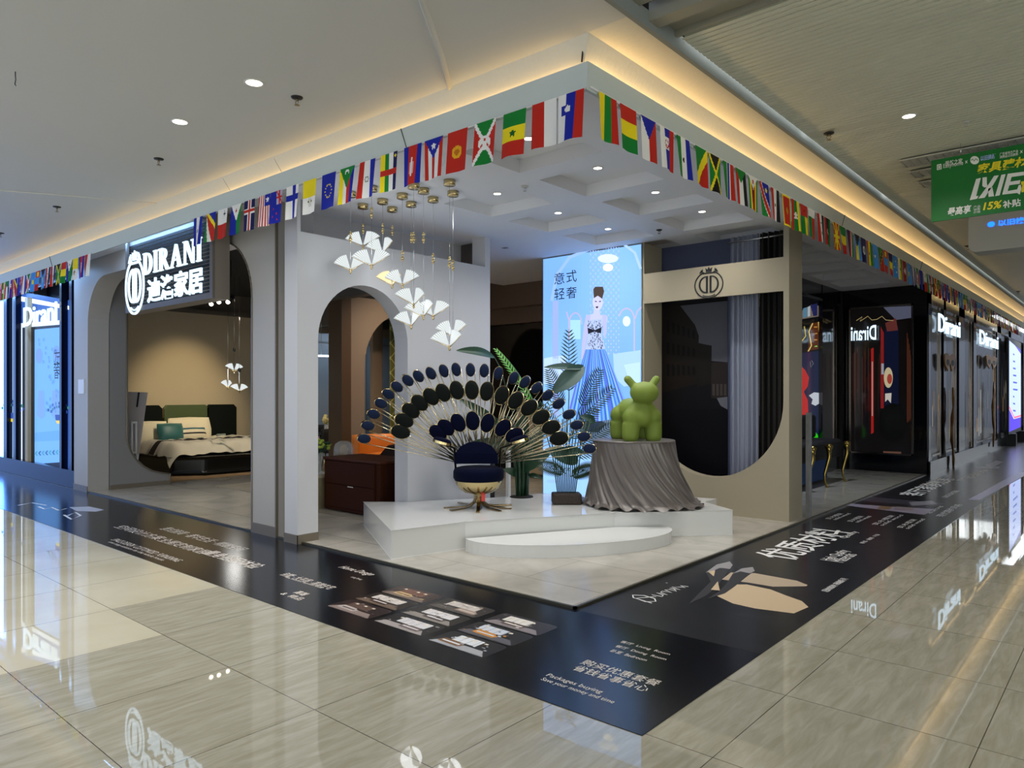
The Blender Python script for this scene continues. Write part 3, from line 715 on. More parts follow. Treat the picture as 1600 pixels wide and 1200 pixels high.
tag(build(B().tube([ay(1138, 380, YP+.38), ay(1228, 366, YP+.38)], .012, 8), 'curtain_rail', chrome), 'chrome rail above the silver and black curtains', 'rail')
# emblem on the header band
ec = ay(1107.5, 441, YP-.003)
eb = B(); Plate(ec, (1, 0, 0), (0, 0, 1), .395, .385).draw(eb, emblem(), 0, .006)
tag(build(eb, 'brand_emblem', black_paint), 'black crowned double letter emblem on the beige header over the opening', 'emblem')
# ------------------------------------------------------------------ plants
leaf_d = M('dark_leaf', '1c3a26', .4, spec=.5, varm=(6, .25)); leaf_g = M('fresh_leaf', '4f8a34', .45, spec=.4, varm=(6, .25)); leaf_b = M('blue_green_leaf', '2e4a46', .4, varm=(5, .2))
stem_m = M('plant_stem', '24402a', .5)
def frond(b, base, d, up, L, n=22, w_=.02, ll=.2, droop=.5):
    d = V(d).normalized(); up = V(up).normalized(); sd_ = d.cross(up).normalized(); up = sd_.cross(d).normalized()
    pts_ = []
    for i in range(n+1):
        u_ = i/n; pts_.append(V(base)+d*L*u_-up*droop*L*u_*u_)
    b.tube(pts_, [.006*(1-.7*i/n) for i in range(n+1)], 5)
    for i in range(2, n):
        u_ = i/n; t_ = (pts_[i+1]-pts_[i-1]).normalized(); l_ = ll*(math.sin(math.pi*min(1, u_*.85+.12)))**.6
        for s_ in (-1, 1):
            o_ = pts_[i]; dr = (sd_*s_*.85+t_*.65+up*.15).normalized(); wv = t_*w_*.85
            m_ = o_+dr*l_*.5+up*.01; e_ = o_+dr*l_-up*l_*.12
            b.add([o_-wv*.5, o_+wv*.5, m_+wv, m_-wv, e_], [(0, 1, 2, 3), (3, 2, 4)])
def blade(b, base, tip, nrm, w_, bend=.06, n=10):
    nrm = V(nrm)*.35+toC*.9
    base = V(base); tip = V(tip); d = (tip-base); L = d.length; d.normalize(); nrm = V(nrm); nrm = (nrm-d*nrm.dot(d)).normalized(); s_ = d.cross(nrm)
    def fn(u, v):
        wd = 1.15*w_*math.sin(math.pi*min(1, (v*.97+.02)))**.65*(1-.25*v)
        return base+d*L*v+s_*(u-.5)*wd+nrm*(bend*math.sin(math.pi*v)+abs(u-.5)*wd*.35)
    b.grid(fn, 6, n)
def blade_px(b, px0, py0, px1, py1, t0, t1, w_, nrm=(0, 0, 1), bend=.05): blade(b, at(px0, py0, t0), at(px1, py1, t1), nrm, w_, bend)
T1 = 9.15
p1 = at(815, 776, T1); p1.z = ZT
pa = thing('banana_palm_plant', 'leafy plant with thick green stems rising from the platform behind the peacock chair', 'plant', p1)
b = B()
for i in range(12):
    a = i*2.4; r_ = .015+.006*i; q0 = p1+V((r_*math.cos(a), r_*math.sin(a), 0)); b.tube([q0, q0+V((.02*math.cos(a), .02*math.sin(a), .35)), q0+V((.10*math.cos(a), .10*math.sin(a), .75))], [.02, .016, .009], 8)
build(b, 'stem', stem_m, pa)
build(B().lathe(p1, [(.15, 0), (.14, .012), (.05, .02)], 20), 'soil_rim', M('dark_soil', '14120e', .9), pa)
b = B()
for (a0, a1, a2, a3, wd, nr, dt) in [((772, 558), (713, 548), 0, 0, .13, (0, -.2, 1), -.5), ((790, 672), (716, 622), 0, 0, .12, (0, 0, 1), .1), ((815, 700), (738, 690), 0, 0, .15, (.3, -.3, 1), 0), ((808, 720), (820, 640), 0, 0, .2, (.6, -.8, .2), 0), ((812, 735), (862, 705), 0, 0, .18, (.3, -.3, 1), 0), ((808, 742), (786, 733), 0, 0, .10, (0, -.3, 1), 0), ((826, 742), (848, 748), 0, 0, .06, (0, -.3, 1), 0)]:
    b = B(); blade(b, at(*a0, T1+dt*0), at(*a1, T1-.1+dt), nr, wd, .04); build(b, 'broad_leaf', leaf_d, pa)
b = B()
b.tube([at(812, 740, T1), at(800, 640, T1), at(782, 575, T1-.3), at(772, 557, T1-.3)], [.008, .007, .006, .004], 6)
build(b, 'leaf_stalk', stem_m, pa)
b = B()
frond(b, at(838, 645, T1), at(787, 543, T1)-at(838, 645, T1), toC*.35+V((RT[0], RT[1], 0)), (at(787, 543, T1)-at(838, 645, T1)).length*1.05, 20, .024, .20, .12)
build(b, 'palm_frond', leaf_g, pa)
b = B()
for e in [(862, 610, .3), (850, 660, .1), (792, 640, .2)]:
    frond(b, at(818, 730, T1), at(e[0], e[1], T1+e[2])-at(818, 730, T1), toC*.6+V((0, 0, 1)), (at(e[0], e[1], T1)-at(818, 730, T1)).length, 18, .016, .14, .18)
build(b, 'palm_frond', leaf_d, pa)
T2 = 8.95
p2 = g(885, 787, ZT)
pb_ = thing('potted_palm', 'potted palm in a dark woven basket in front of the glowing poster', 'plant', p2)
pot = B(); ax2 = V((RT[0], RT[1], 0))
pot.obox(p2+V((0, 0, .065)), ax2, toC, (0, 0, 1), .34, .22, .13)
build(pot, 'basket', M('dark_basket', '2b211c', .7, bump=(40, .5)), pb_, bevel=.02)
b = B()
for i in range(13):
    u_ = -1+2*i/12; q0 = p2+ax2*(.10*u_)+V((0, 0, .1)); b.tube([q0, q0+ax2*(.06*u_)+V((0, 0, .45)), q0+ax2*(.19*u_)+V((0, 0, .9))], .007, 6)
build(b, 'stem', stem_m, pb_)
b = B()
TP = lambda px, py, dt=0: at(px, py, T2+dt)
for s0_, e_, up_, dr in [((889, 622), (889, 517), 'n', .02), ((905, 640), (937, 578), 'n', .15), ((880, 640), (858, 578), 'n', .1), ((900, 660), (955, 605), 'n', .25), ((888, 690), (930, 640), 'n', .3), ((900, 700), (958, 662), 'n', .05), ((895, 715), (965, 690), 'n', .2), ((885, 740), (845, 724), 'n', .25), ((890, 745), (925, 730), 'n', .25), ((880, 690), (845, 632), 'n', .3)]:
    v0, v1 = TP(*s0_), TP(*e_, -.1); dd = v1-v0
    frond(b, v0, dd, toC+V((0, 0, .4)), dd.length*1.03, 18, .013, .15, dr*.6)
for s0_ in [(889, 622), (905, 640), (880, 640)]: b.tube([TP(*s0_), p2+V((0, 0, .6))], .006, 5)
build(b, 'palm_frond', leaf_d, pb_)
b = B()
for a0, a1, wd, nr in [((912, 576), (850, 574), .09, (0, -.2, 1)), ((912, 572), (862, 614), .22, (.5, -.7, .3)), ((903, 722), (852, 702), .2, (.1, -.4, 1)), ((878, 705), (915, 708), .12, (0, -.3, 1)), ((930, 660), (905, 650), .1, (0, -.3, 1))]:
    b = B(); blade(b, TP(*a0), TP(*a1, -.15), nr, wd, .04); build(b, 'broad_leaf', leaf_b, pb_)

# ------------------------------------------------------------------ butterfly pendants
wing_m = painted('glowing_wing', 1.0, .4)
def wing(b, c, ang, spread, R_, facing, flip):
    """a fan-shaped etched panel; facing = unit vector right in the wing plane"""
    n = 30; a0, a1 = math.radians(ang), math.radians(ang+spread); u_ = V(facing); z_ = V((0, 0, 1)); th = u_.cross(z_).normalized()*.004
    for k in range(n):
        b0, b1 = a0+(a1-a0)*k/n, a0+(a1-a0)*(k+1)/n; sh = 1-.24*(k+.5)/n+.02*math.sin(k*1.6)
        rr = R_*sh; col = '9ea8aa' if k % 4 == 1 else ('f2f6f6' if k % 2 else 'e2e8e8')
        q_ = [c+u_*(.012*math.cos(b0))+z_*.012, c+u_*rr*math.cos(b0)+z_*rr*math.sin(b0), c+u_*rr*1.03*math.cos((b0+b1)/2)+z_*rr*1.03*math.sin((b0+b1)/2), c+u_*rr*math.cos(b1)+z_*rr*math.sin(b1)]
        b.poly([p_-th for p_ in q_], col); b.poly([p_+th for p_ in reversed(q_)], col)
def butterfly(root, c, yaw, R_=.17, warm=False):
    a1_ = HEAD+math.pi+.35*math.sin(yaw*7); a2_ = HEAD+.95*math.sin(yaw*3.3)
    if math.sin(yaw*5) > .2: a1_, a2_ = a2_, a1_
    f1 = V((math.cos(a1_), math.sin(a1_), 0)); f2 = V((math.cos(a2_), math.sin(a2_), 0))
    for f_, (a_, s_) in ((f1, (22, 52)), (f2, (28, 48))):
        b = B(); wing(b, c+V((0, 0, .01)), a_, s_, R_, f_, 1); build(b, 'wing', M('warm_wing', '302a20', .3, emit=1.1, ecol='ffe9b0') if warm else wing_m, root)
        b = B(); a0 = math.radians(a_); b.tube([c, c+f_*R_*math.cos(a0)+V((0, 0, R_*math.sin(a0)+.01))], .004, 5); build(b, 'wing_edge', gold, root)
    b = B(); b.ball(c-V((0, 0, .014)), .013, .013, .02, 10, 8); b.ball(c+V((0, 0, .012)), .010, .010, .016, 10, 8); build(b, 'butterfly_body', gold, root)
KC = [(567.2, 319, 357, 385.5), (598, 311.5, 357, 397), (612.9, 324, 360, 447), (628.7, 303, 400, 446), (642.5, 316, 371, 510), (661.9, 294.7, 371, 495), (676.8, 308.5, 404, 495), (702.4, 281.7, 410, 543), (707.8, 299, 415, 526),
      (547.6, 300, 370, 423), (580.7, 291, 332, 416), (646.5, 287, 371, 477)]
order = sorted(range(len(KC)), key=lambda i: KC[i][0])
names = ['leftmost butterfly pendant hanging lowest on its side of the row', 'second butterfly pendant from the left, highest wings of the cluster', 'third butterfly pendant from the left with high gold beads', 'fourth butterfly pendant from the left with large wings beside arch wall',
         'fifth butterfly pendant from the left glowing warm yellow above the arch', 'sixth butterfly pendant from the left just right of yellow wings', 'seventh butterfly pendant from the left, lowest over the arch edge', 'eighth butterfly pendant from the left, sharing canopy line with its neighbour',
         'ninth butterfly pendant from the left in the middle cluster', 'tenth butterfly pendant from the left with upright narrow wing', 'second butterfly pendant from the right hanging lowest of all', 'rightmost butterfly pendant with wings just above its lower neighbour']
blights = []
for n_, i in enumerate(order):
    px, py, pb2, pw_ = KC[i]; c = g(px, py, ZS); t_ = (EYE-ZS)*FP/(py-HY)
    zc_w = EYE+(HY-pw_)/FP*t_; zb_w = EYE+(HY-pb2)/FP*t_
    r = thing('butterfly_pendant_light', names[n_], 'pendant light', (c.x, c.y, ZS), 0, 'butterfly pendants over the stage')
    build(B().lathe((c.x, c.y, ZS-.055), [(.05, 0), (.06, .004), (.06, .055)], 24), 'ceiling_canopy', gold, r)
    build(B().tube([(c.x, c.y, ZS-.05), (c.x, c.y, zc_w)], .0016, 4), 'cable', chrome, r)
    b = B()
    for dz, rr in ((.05, .011), (.03, .018), (.0, .013), (-.025, .02), (-.05, .012)): b.ball((c.x, c.y, zb_w+dz), rr, rr, rr*.8, 12, 8)
    build(b, 'bead_stack', gold, r)
    yaw = random.uniform(-.6, 3.2); butterfly(r, V((c.x, c.y, zc_w)), yaw, .215, warm=(n_ == 4))
    if n_ % 2 == 0: blights.append((c.x, c.y, zc_w))
for p_ in blights:
    l = bpy.data.lights.new('butterfly_glow', 'POINT'); l.energy = 1.6; l.color = (.92, .96, 1); l.shadow_soft_size = .12
    o = bpy.data.objects.new('butterfly_glow', l); o.location = V(p_)+V((0, 0, .12)); COL.objects.link(o)

# ------------------------------------------------------------------ projecting shop sign on the left
YS = 4.08
sg = thing('shop_sign', 'dark hanging shop sign with glowing crowned emblem and white serif shop name', 'sign', (-9.6, YS, 2.7))
a_, b__ = ay(196, 489, YS), ay(332, 466, YS); sx0, sx1, sz0 = a_.x, b__.x, (a_.z+b__.z)/2
build(B().box(sx0, sx1, YS+.03, YS+.21, sz0, ZS-.03), 'sign_box', M('taupe_metal', '7c746b', .45, .2), sg)
fr = B(); fw = .07
fr.box(sx0+fw, sx1-fw, YS, YS+.03, sz0, sz0+fw); fr.box(sx0, sx0+fw, YS, YS+.03, sz0, ZS-.03); fr.box(sx1-fw, sx1, YS, YS+.03, sz0, ZS-.03)
build(fr, 'sign_frame', M('dark_taupe', '625c57', .4, .2), sg)
slats = B()
zz = sz0+fw
while zz < ZS-.1: slats.box(sx0+fw, sx1-fw, YS+.022, YS+.03, zz, zz+.035); zz += .045
build(slats, 'slat_face', M('dark_slat', '0a0909', .5, spec=.1), sg)
def ys(px, py): return ay(px, py, YS)
o_, e_ = ys(224, 428), ys(317, 421)
b = B(); zt_ = ys(317, 374).z; zb1 = ys(226, 429).z
z0_ = (ys(226, 429).z+ys(316, 409).z)/2; z1_ = (ys(226, 395).z+ys(316, 372).z)/2
Plate((ys(225, 400).x, YS+.0, z0_), (1, 0, 0), (0, 0, 1), ys(317, 400).x-ys(225, 400).x, z1_-z0_).draw(b, serif_word('DIRANI'), 0, .025)
build(b, 'sign_lettering', neon, sg)
z0c = (ys(233, 474).z+ys(317, 457).z)/2; z1c = (ys(233, 433).z+ys(317, 418).z)/2
text('迪洛家居', 'sign_lettering', neon, sg, (ys(232, 450).x, YS-.0, z0c), (1, 0, 0), (0, 0, 1), ys(318, 450).x-ys(232, 450).x, z1c-z0c, ext=.02, bold=.018)
b = B(); ec = ys(211.5, 438); Plate((ec.x, YS, ec.z-.02), (1, 0, 0), (0, 0, 1), .58, .80).draw(b, emblem(), 0, .02)
build(b, 'sign_emblem', neon, sg)

# ------------------------------------------------------------------ bedroom
hb = thing('double_bed', 'double bed with wide dark green panelled headboard and cream bedding', 'bed', (-14.6, 7.4, 0))
XH = -15.85
def hx(px, py): return ax(px, py, XH)
hb_top = 1.32
def hpanel(px0, px1, top=hb_top, mat=green_velvet):
    y0, y1 = hx(px0, 640).y, hx(px1, 640).y
    c = [(y0, .3), (y1, .3), (y1, top-.06), (y1-.06, top), (y0+.06, top), (y0, top-.06)]
    return B().prism([(XH+.0, y_, z_) for y_, z_ in c], (.1, 0, 0))
for (p0, p1) in ((206, 249), (255, 321), (322, 365)): build(hpanel(p0, p1), 'headboard_panel', green_velvet if p0 != 255 else M('olive_velvet', '3a4a22', .6, sheen=.6), hb, bevel=.02)
b = B()
for px in (251.5, 321.5): y_ = hx(px, 640).y; b.box(XH, XH+.09, y_-.035, y_+.035, .3, hb_top-.06)
build(b, 'headboard_strip', gold, hb)
y0b, y1b = 6.15, 8.55
fr = B(); fr.prism([(-15.7, y_, .05) for y_ in ()] or [(-15.75, y0b, .06), (-13.9, y0b+.02, .06), (-13.55, y0b+.5, .06), (-13.5, y1b-.4, .06), (-13.9, y1b, .06), (-15.75, y1b, .06)], (0, 0, .32))
build(fr, 'bed_frame', M('black_leather', '0a0b0a', .4), hb, bevel=.06)
def duv(u, v):
    x = -15.7+1.95*v; y_ = y0b-.04+(y1b-y0b+.08)*u
    edge = min(u, 1-u)*(y1b-y0b); dr = max(0, .16-edge)/.16
    fdrop = max(0, v-.86)/.14
    z = .64-.26*dr**1.6-.22*fdrop**1.5+.012*math.sin(x*19+y_*7)+.01*math.sin(y_*23)
    return V((x+.04*math.sin(y_*9)*fdrop, y_+.02*math.sin(x*14)*dr*(1 if u > .5 else -1), z))
build(B().grid(duv, 60, 40), 'duvet', M('cream_bedding', 'c9bfa8', .8, sheen=.3), hb)
def runner(u, v):
    p = duv(u, .50+.09*v); p.z += .012; return p
build(B().grid(runner, 60, 4), 'bed_runner', M('dark_brown_cloth', '2b211c', .8), hb)
def pillow(name, lab, c, w_, h_, th, mat, tilt=.35, rz=0, stripes=None):
    R_ = Matrix.Rotation(rz, 3, 'Z') @ Matrix.Rotation(-tilt, 3, 'Y')
    b = B(); vs = []
    def fn(s_):
        def f_(u, v):
            a = (u*2-1); e = (v*2-1); k = (1-abs(a)**2.6)*(1-abs(e)**2.6); p = V((s_*th*k**.6, a*w_/2*(1-.06*abs(e)), e*h_/2*(1-.06*abs(a))))
            return V(c)+R_ @ p
        return f_
    b.grid(fn(1), 16, 16, stripes); b.grid(fn(-1), 16, 16, stripes)
    return tag(build(b, name, mat), lab, 'pillow')
cream = M('cream_cotton', 'd3c9ae', .85)
def bp(px, py, x=-15.3): return ax(px, py, x)
pillow('pillow', 'large cream pillow leaning at the headboard behind striped cushion', bp(297, 671, -15.55), .95, .55, .12, cream, .25)
pillow('pillow', 'cream pillow on the left half of bed partly behind white panel', bp(235, 676, -15.45), .75, .5, .12, cream, .3)
pillow('cushion', 'teal green square cushion on the bed between cream pillows', bp(267, 676, -15.2), .55, .42, .1, M('teal_satin', '1f5a58', .45, sheen=.5), .35)
pillow('cushion', 'small striped teal and cream cushion in front of the large cream pillow', bp(300, 678, -15.2), .62, .28, .09, painted('striped_cloth', 0, .7), .3, stripes=lambda u, v: '1f5560' if v < .14 or v > .84 else ('1b1c20' if .42 < v < .56 else 'cfc6ae'))
nt_ = thing('bedside_table', 'black bedside table beside the dark headboard', 'table', (-15.6, 8.95, 0)); build(B().box(-15.85, -15.35, 8.62, 9.2, .1, .56), 'table_body', black_lacquer, nt_, bevel=.01)
build(B().box(-15.8, -15.75, 8.66, 8.7, 0, .1).box(-15.45, -15.4, 8.66, 8.7, 0, .1).box(-15.8, -15.75, 9.12, 9.16, 0, .1).box(-15.45, -15.4, 9.12, 9.16, 0, .1), 'table_leg', chrome, nt_)
for k, px in enumerate((342, 349)):
    c = ax(px, 684, -15.5); tag(build(B().lathe((c.x, c.y, .56), [(.05, 0), (.055, .02), (.055, .13), (.05, .13), (.048, .02), (.01, .015)], 16), 'drinking_glass', M('pale_glass', 'b9c4c0', .1, trans=.6)), ['clear glass on the bedside table nearer the bed', 'clear glass on the bedside table farther from the bed'][k], 'glass')
tag(build(B().grid(lambda u, v: V((-16+3.0*v, 5.6+2.9*u, .022)), 2, 2).box(-15.9, -13.05, 5.7, 8.5, .016, .02), 'bedroom_rug', M('rust_rug', '8a6f4e', .95, varm=(5, .5))), 'mottled rust and beige rug under the bed', 'rug')
tag(build(B().box(-11.9, -8.6, 6.0, 8.6, .016, .026), 'area_rug', M('faded_rug', '8d8676', .95, varm=(3, .35))), 'faded beige patterned rug on the tiles behind the front pillar', 'rug')
# leaning white panel and white stand
lp = thing('leaning_panel', 'pale leaning panel with a dark slot inside the left opening', 'panel', ax(212, 740, -13.4))
q = [ax(196, 612, -13.5), ax(231, 613, -13.3), ax(213, 742, -12.95), ax(196, 742, -12.95)]
build(B().prism(q, (-.04, 0, 0)), 'panel_board', M('pale_board', 'b5aca6', .5), lp)
build(B().prism([ax(215.5, 613, -13.35), ax(217.5, 613, -13.35), ax(214.5, 636, -13.22), ax(212.5, 636, -13.22)], (.02, 0, 0)), 'panel_slot', black_paint, lp)
ws = thing('garment_stand', 'slim white metal stand in front of the leaning panel', 'stand', ax(209, 735, -13.0))
w0 = M('white_metal', 'dcdad4', .4)
b = B()
for px in (206, 212.5): b.tube([ax(px, 661, -13.0), ax(px, 716, -13.0)], .02, 6)
b.tube([ax(205, 660, -13.0), ax(214, 660, -13.0)], .02, 6); b.tube([ax(206, 707, -13.0), ax(212, 707, -13.0)], .015, 6)
build(b, 'stand_frame', w0, ws)
for k, px in enumerate((203, 213)): build(B().tube([ax(px+2, 710, -13.0), V((-13.0, ax(px, 735, -13.0).y, .016))], .015, 6), 'leg', w0, ws)
# bedroom pendants
for k, (px, py) in enumerate(((366, 580), (356, 606), (374, 612))):
    t_ = 14.2; c = at(px, py, t_)
    r = thing('bedroom_butterfly_pendant', ['small butterfly pendant highest over the bedside', 'small butterfly pendant lowest on the left over bedside', 'small butterfly pendant lowest on the right over bedside', 'small butterfly pendant tucked behind the highest one'][k], 'pendant light', (c.x, c.y, 3.4), 0, 'small butterfly pendants in the bedroom')
    build(B().tube([(c.x, c.y, 3.87), tuple(c)], .003, 4), 'cable', chrome, r)
    b = B(); b.ball((c.x, c.y, c.z+.42), .03, .03, .05, 8, 6); build(b, 'bead_stack', M('dark_bead', '1a1a1a', .3), r)
    butterfly(r, c, .3+k*1.3, .19)
l = bpy.data.lights.new('bedroom_pendant_glow', 'POINT'); l.energy = 12; l.color = (1, .98, .93); l.shadow_soft_size = .15
o = bpy.data.objects.new('bedroom_pendant_glow', l); o.location = at(366, 592, 14.3); COL.objects.link(o)
# track spots
for k, (px, py) in enumerate(((309, 471), (317, 470), (331, 474), (343, 471), (357, 471))):
    c = at(px, py, 11.4+.25*k)
    r = thing('track_spotlight', ['first black track spotlight beside the hanging sign', 'second black track spotlight beside the hanging sign', 'third track spotlight from the sign, lit', 'fourth track spotlight from the sign, lit', 'fifth track spotlight farthest from the sign, lit'][k], 'spotlight', (c.x, c.y, ZS), 0, 'track spotlights under the black ceiling')
    build(B().tube([c+V((0, .08, .10)), c], .045, 12), 'lamp_housing', M('matt_black', '0c0c0c', .5), r)
    build(B().tube([c+V((0, .04, .05)), (c.x, c.y+.04, ZS+.15)], .01, 6), 'track_arm', M('matt_black', '0c0c0c', .5), r)
    if k > 1: build(B().ball(c-V((0, 0.01, .01)), .035, .035, .035, 10, 8), 'lamp_lens', M('lit_lens', 'ffffff', .5, emit=6, ecol='fff2d8'), r)
spot('bedroom_wash', (-13.3, 7.25, 3.6), 250, 52, .8, (1, .80, .48), (-15.9, 7.35, 1.45))
spot('bedroom_spot', (-12.5, 7.2, 3.6), 220, 75, .9, (1, .88, .68), (-14.6, 7.4, .5))
spot('bedroom_floor', (-10.5, 6.3, 3.6), 130, 80, 1, (1, .95, .88), (-10.5, 6.0, 0))
# ------------------------------------------------------------------ inside the store, seen through the arch
ia = B(); XI = -10.5
yi0, yi1 = ax(547, 600, XI).y, 12.5; aL = ax(570, 600, XI).y; ra2 = .95; aR = aL+2*ra2
pw = [(yi0, 0), (aL, 0), (aL, 2.1)]+arcp((aL+aR)/2, 2.1, ra2, .98, 180, 0, 20)[1:-1]+[(aR, 2.1), (aR, 0), (yi1, 0), (yi1, 3.3), (yi0, 3.3)]
ia.prism([(XI, y_, z_) for y_, z_ in pw], (-.32, 0, 0))
taupe = M('taupe_panel', '77695c', .5)
struct(ia, 'wall_inner_arch', taupe)
struct(B().box(XI-.35, XI+.03, ax(532, 600, XI).y, yi0, 0, 3.25), 'wall_inner_column', M('bronze_panel', '4b3a29', .4))
struct(B().box(-11, -7.0, 7.4, 7.6, 3.22, 3.87).box(-16, -10.5, 9.5, 9.6, 3.1, 3.87), 'wall_inner_header', M('header_paint', '55504c', .6))
struct(B().box(-12.6, -12.5, ax(583, 600, -12.5).y, ax(598, 600, -12.5).y, 0, 3.2), 'wall_inner_panel', M('sand_panel', '7f6c5b', .6))
lm = bpy.data.materials.new('olive_lattice'); lm.use_nodes = True
nt = lm.node_tree; bs = nt.nodes['Principled BSDF']; geo = nt.nodes.new('ShaderNodeNewGeometry'); mp = nt.nodes.new('ShaderNodeMapping'); mp.inputs['Rotation'].default_value = (math.radians(45), 0, 0)
br = nt.nodes.new('ShaderNodeTexChecker'); br.inputs['Scale'].default_value = 5
br = nt.nodes.new('ShaderNodeTexBrick'); br.offset = 0; br.inputs['Brick Width'].default_value = .22; br.inputs['Row Height'].default_value = .22; br.inputs['Mortar Size'].default_value = .012; br.inputs['Scale'].default_value = 1
br.inputs['Color1'].default_value = (*lin('5b5a28'), 1); br.inputs['Color2'].default_value = (*lin('55542a'), 1); br.inputs['Mortar'].default_value = (*lin('a09a58'), 1)
mp2 = nt.nodes.new('ShaderNodeCombineXYZ'); sp_ = nt.nodes.new('ShaderNodeSeparateXYZ')
nt.links.new(geo.outputs['Position'], mp.inputs['Vector']); nt.links.new(mp.outputs[0], sp_.inputs[0]); nt.links.new(sp_.outputs[1], mp2.inputs[0]); nt.links.new(sp_.outputs[2], mp2.inputs[1]); nt.links.new(mp2.outputs[0], br.inputs['Vector']); nt.links.new(br.outputs['Color'], bs.inputs['Base Color']); bs.inputs['Roughness'].default_value = .5
tag(build(B().box(-11.9, -11.85, ax(611, 600, -11.85).y, ax(645, 600, -11.85).y, 0.02, 3.2), 'lattice_panel', lm), 'tall olive green diamond lattice panel behind the inner arch', 'panel')
struct(B().box(-14.6, -14.5, 9.0, 12.2, 0, 3.0), 'wall_dining', M('blue_grey_panelling', '7c8894', .5))
b = B()
for y_ in (9.6, 10.4, 11.2): b.box(-14.5, -14.48, y_, y_+.03, .1, 2.8)
b.box(-14.5, -14.48, 9.0, 12.2, 2.78, 2.82); struct(b, 'trim_7', M('panel_moulding', '6a7078', .5))
# brown leather sideboard
cb = thing('leather_sideboard', 'dark brown leather-clad drawer cabinet standing inside the arched opening', 'cabinet', (-7.8, 6.2, 0))
cx0, cx1, cy0, cy1, cz = -8.42, -7.22, 5.80, 6.45, .735
brown = M('brown_leather', '361a0d', .65, spec=.08); brown2 = M('brown_leather_edge', '48271a', .5, spec=.12)
build(B().box(cx0, cx1, cy0+.01, cy1, .03, cz-.035), 'cabinet_body', brown, cb, bevel=.008)
build(B().box(cx0-.01, cx1+.02, cy0-.01, cy1+.01, cz-.035, cz), 'cabinet_top', brown2, cb, bevel=.01)
for z0_, z1_ in ((.08, .38), (.39, .685)):
    d_ = build(B().box(cx0+.06, cx1-.1, cy0-.012, cy0+.01, z0_, z1_), 'drawer', brown, cb, bevel=.004)
    if z1_ < .4: build(B().box(-7.86, -7.74, cy0-.02, cy0-.012, z1_-.015, z1_-.003), 'handle', gold, d_)
for z0_, z1_ in ((.08, .38), (.39, .685)): build(B().box(cx1, cx1+.008, cy0+.06, cy1-.05, z0_, z1_), 'side_panel', brown, cb)
# orange sofa
t_ = 12.6
so = thing('orange_sofa', 'rounded orange leather sofa behind the brown leather cabinet', 'sofa', (-9.2, 8.3, 0))
om = M('orange_leather', 'c8701f', .45)
def P_(px, py, t): return at(px, py, t)
L0 = P_(551, 0, 12.0); L0.z = 0; R0_ = P_(660, 0, 11.6); R0_.z = 0
ux_ = (R0_-L0).normalized(); uy_ = V((-ux_.y, ux_.x, 0))
if uy_.dot(V((0, 1, 0))) < 0: uy_ = -uy_
Ls = (R0_-L0).length
def sbox(b, u0, u1, v0, v1, z0, z1): 
    c = L0+ux_*(u0+u1)/2+uy_*(v0+v1)/2+V((0, 0, (z0+z1)/2)); return b.obox(c, ux_, uy_, (0, 0, 1), u1-u0, v1-v0, z1-z0)
build(sbox(B(), .1, Ls, 0, .8, .12, .42), 'sofa_base', om, so, bevel=.06)
build(sbox(B(), .18, Ls, -.05, .6, .42, .60), 'seat_cushion', om, so, bevel=.07)
b = B()
def bk_(u, v):
    a = math.radians(200-110*min(1, u*2)) if u < .5 else 0
    pos = L0+ux_*(.0+.45*(1-math.cos(min(1, u*2)*math.pi/2)) + max(0, u-.5)*2*(Ls-.45))+uy_*(.2+.55*math.sin(min(1, u*2)*math.pi/2)); return pos+V((0, 0, .15+.74*v))
b.grid(bk_, 40, 8); o_ = build(b, 'backrest', om, so); md = o_.modifiers.new('thick', 'SOLIDIFY'); md.thickness = .14
for p_ in ((.2, .1), (Ls-.1, .1), (.2, .7), (Ls-.1, .7)): build(sbox(B(), p_[0]-.02, p_[0]+.02, p_[1]-.02, p_[1]+.02, .016, .13), 'leg', gold, so)
tag(build(B().prism([at(593, 716, 11.2), at(628, 716, 11.2), at(640, 696, 11.2), at(606, 700, 11.2)], toC*-.12), 'throw_cushion', M('brown_velvet', '2a1812', .8), bevel=.03), 'dark brown cushion at the end of the orange sofa', 'cushion')
tag(build(B().prism([at(606, 696, 11.3), at(642, 690, 11.3), at(642, 700, 11.3), at(612, 702, 11.3)], toC*-.1), 'folded_throw', M('tan_cloth', '7a4a25', .8)), 'tan folded throw on the orange sofa', 'throw')
# glass dome and bouquet
gd = at(537, 712, 10.4)
gz = V((gd.x, gd.y, .0))
dm = thing('glass_dome_lamp', 'clear glass dome lamp standing just behind the brown cabinet', 'lamp', gz)
glass_m = M('thin_glass', 'e8eeee', .05, trans=.0, alpha=.22, spec=1.)
gd = V((gz.x, gz.y, EYE+(HY-714)/FP*10.4))
build(B().lathe(gz+V((0, 0, .016)), [(.16, 0), (.16, .03), (.03, .05), (.03, gd.z-.03), (.15, gd.z-.02), (.15, gd.z)], 24), 'lamp_base', gold, dm)
build(B().lathe(gd, [(.145, 0), (.145, .12), (.12, .19), (.07, .225), (.01, .235)], 28), 'glass_shade', glass_m, dm)
build(B().lathe(gd, [(.04, .01), (.05, .05), (.07, .12), (.03, .17), (.005, .18)], 12), 'glass_core', M('amber_glass', 'b9a489', .1, alpha=.6), dm)
ct = thing('marble_table', 'small marble side table under the flower bouquet beyond the left jamb', 'table', at(497, 740, 9.9)*1)
c = at(497, 742, 9.9)
build(B().box(c.x-.5, c.x+.02, c.y-.3, c.y+.3, .44, c.z), 'table_top', M('cream_marble', 'b5ab92', .2, varm=(4, .2)), ct)
build(B().box(c.x-.42, c.x-.04, c.y-.2, c.y+.2, .016, .44), 'table_base', M('travertine', '8f8468', .4, varm=(6, .3)), ct)
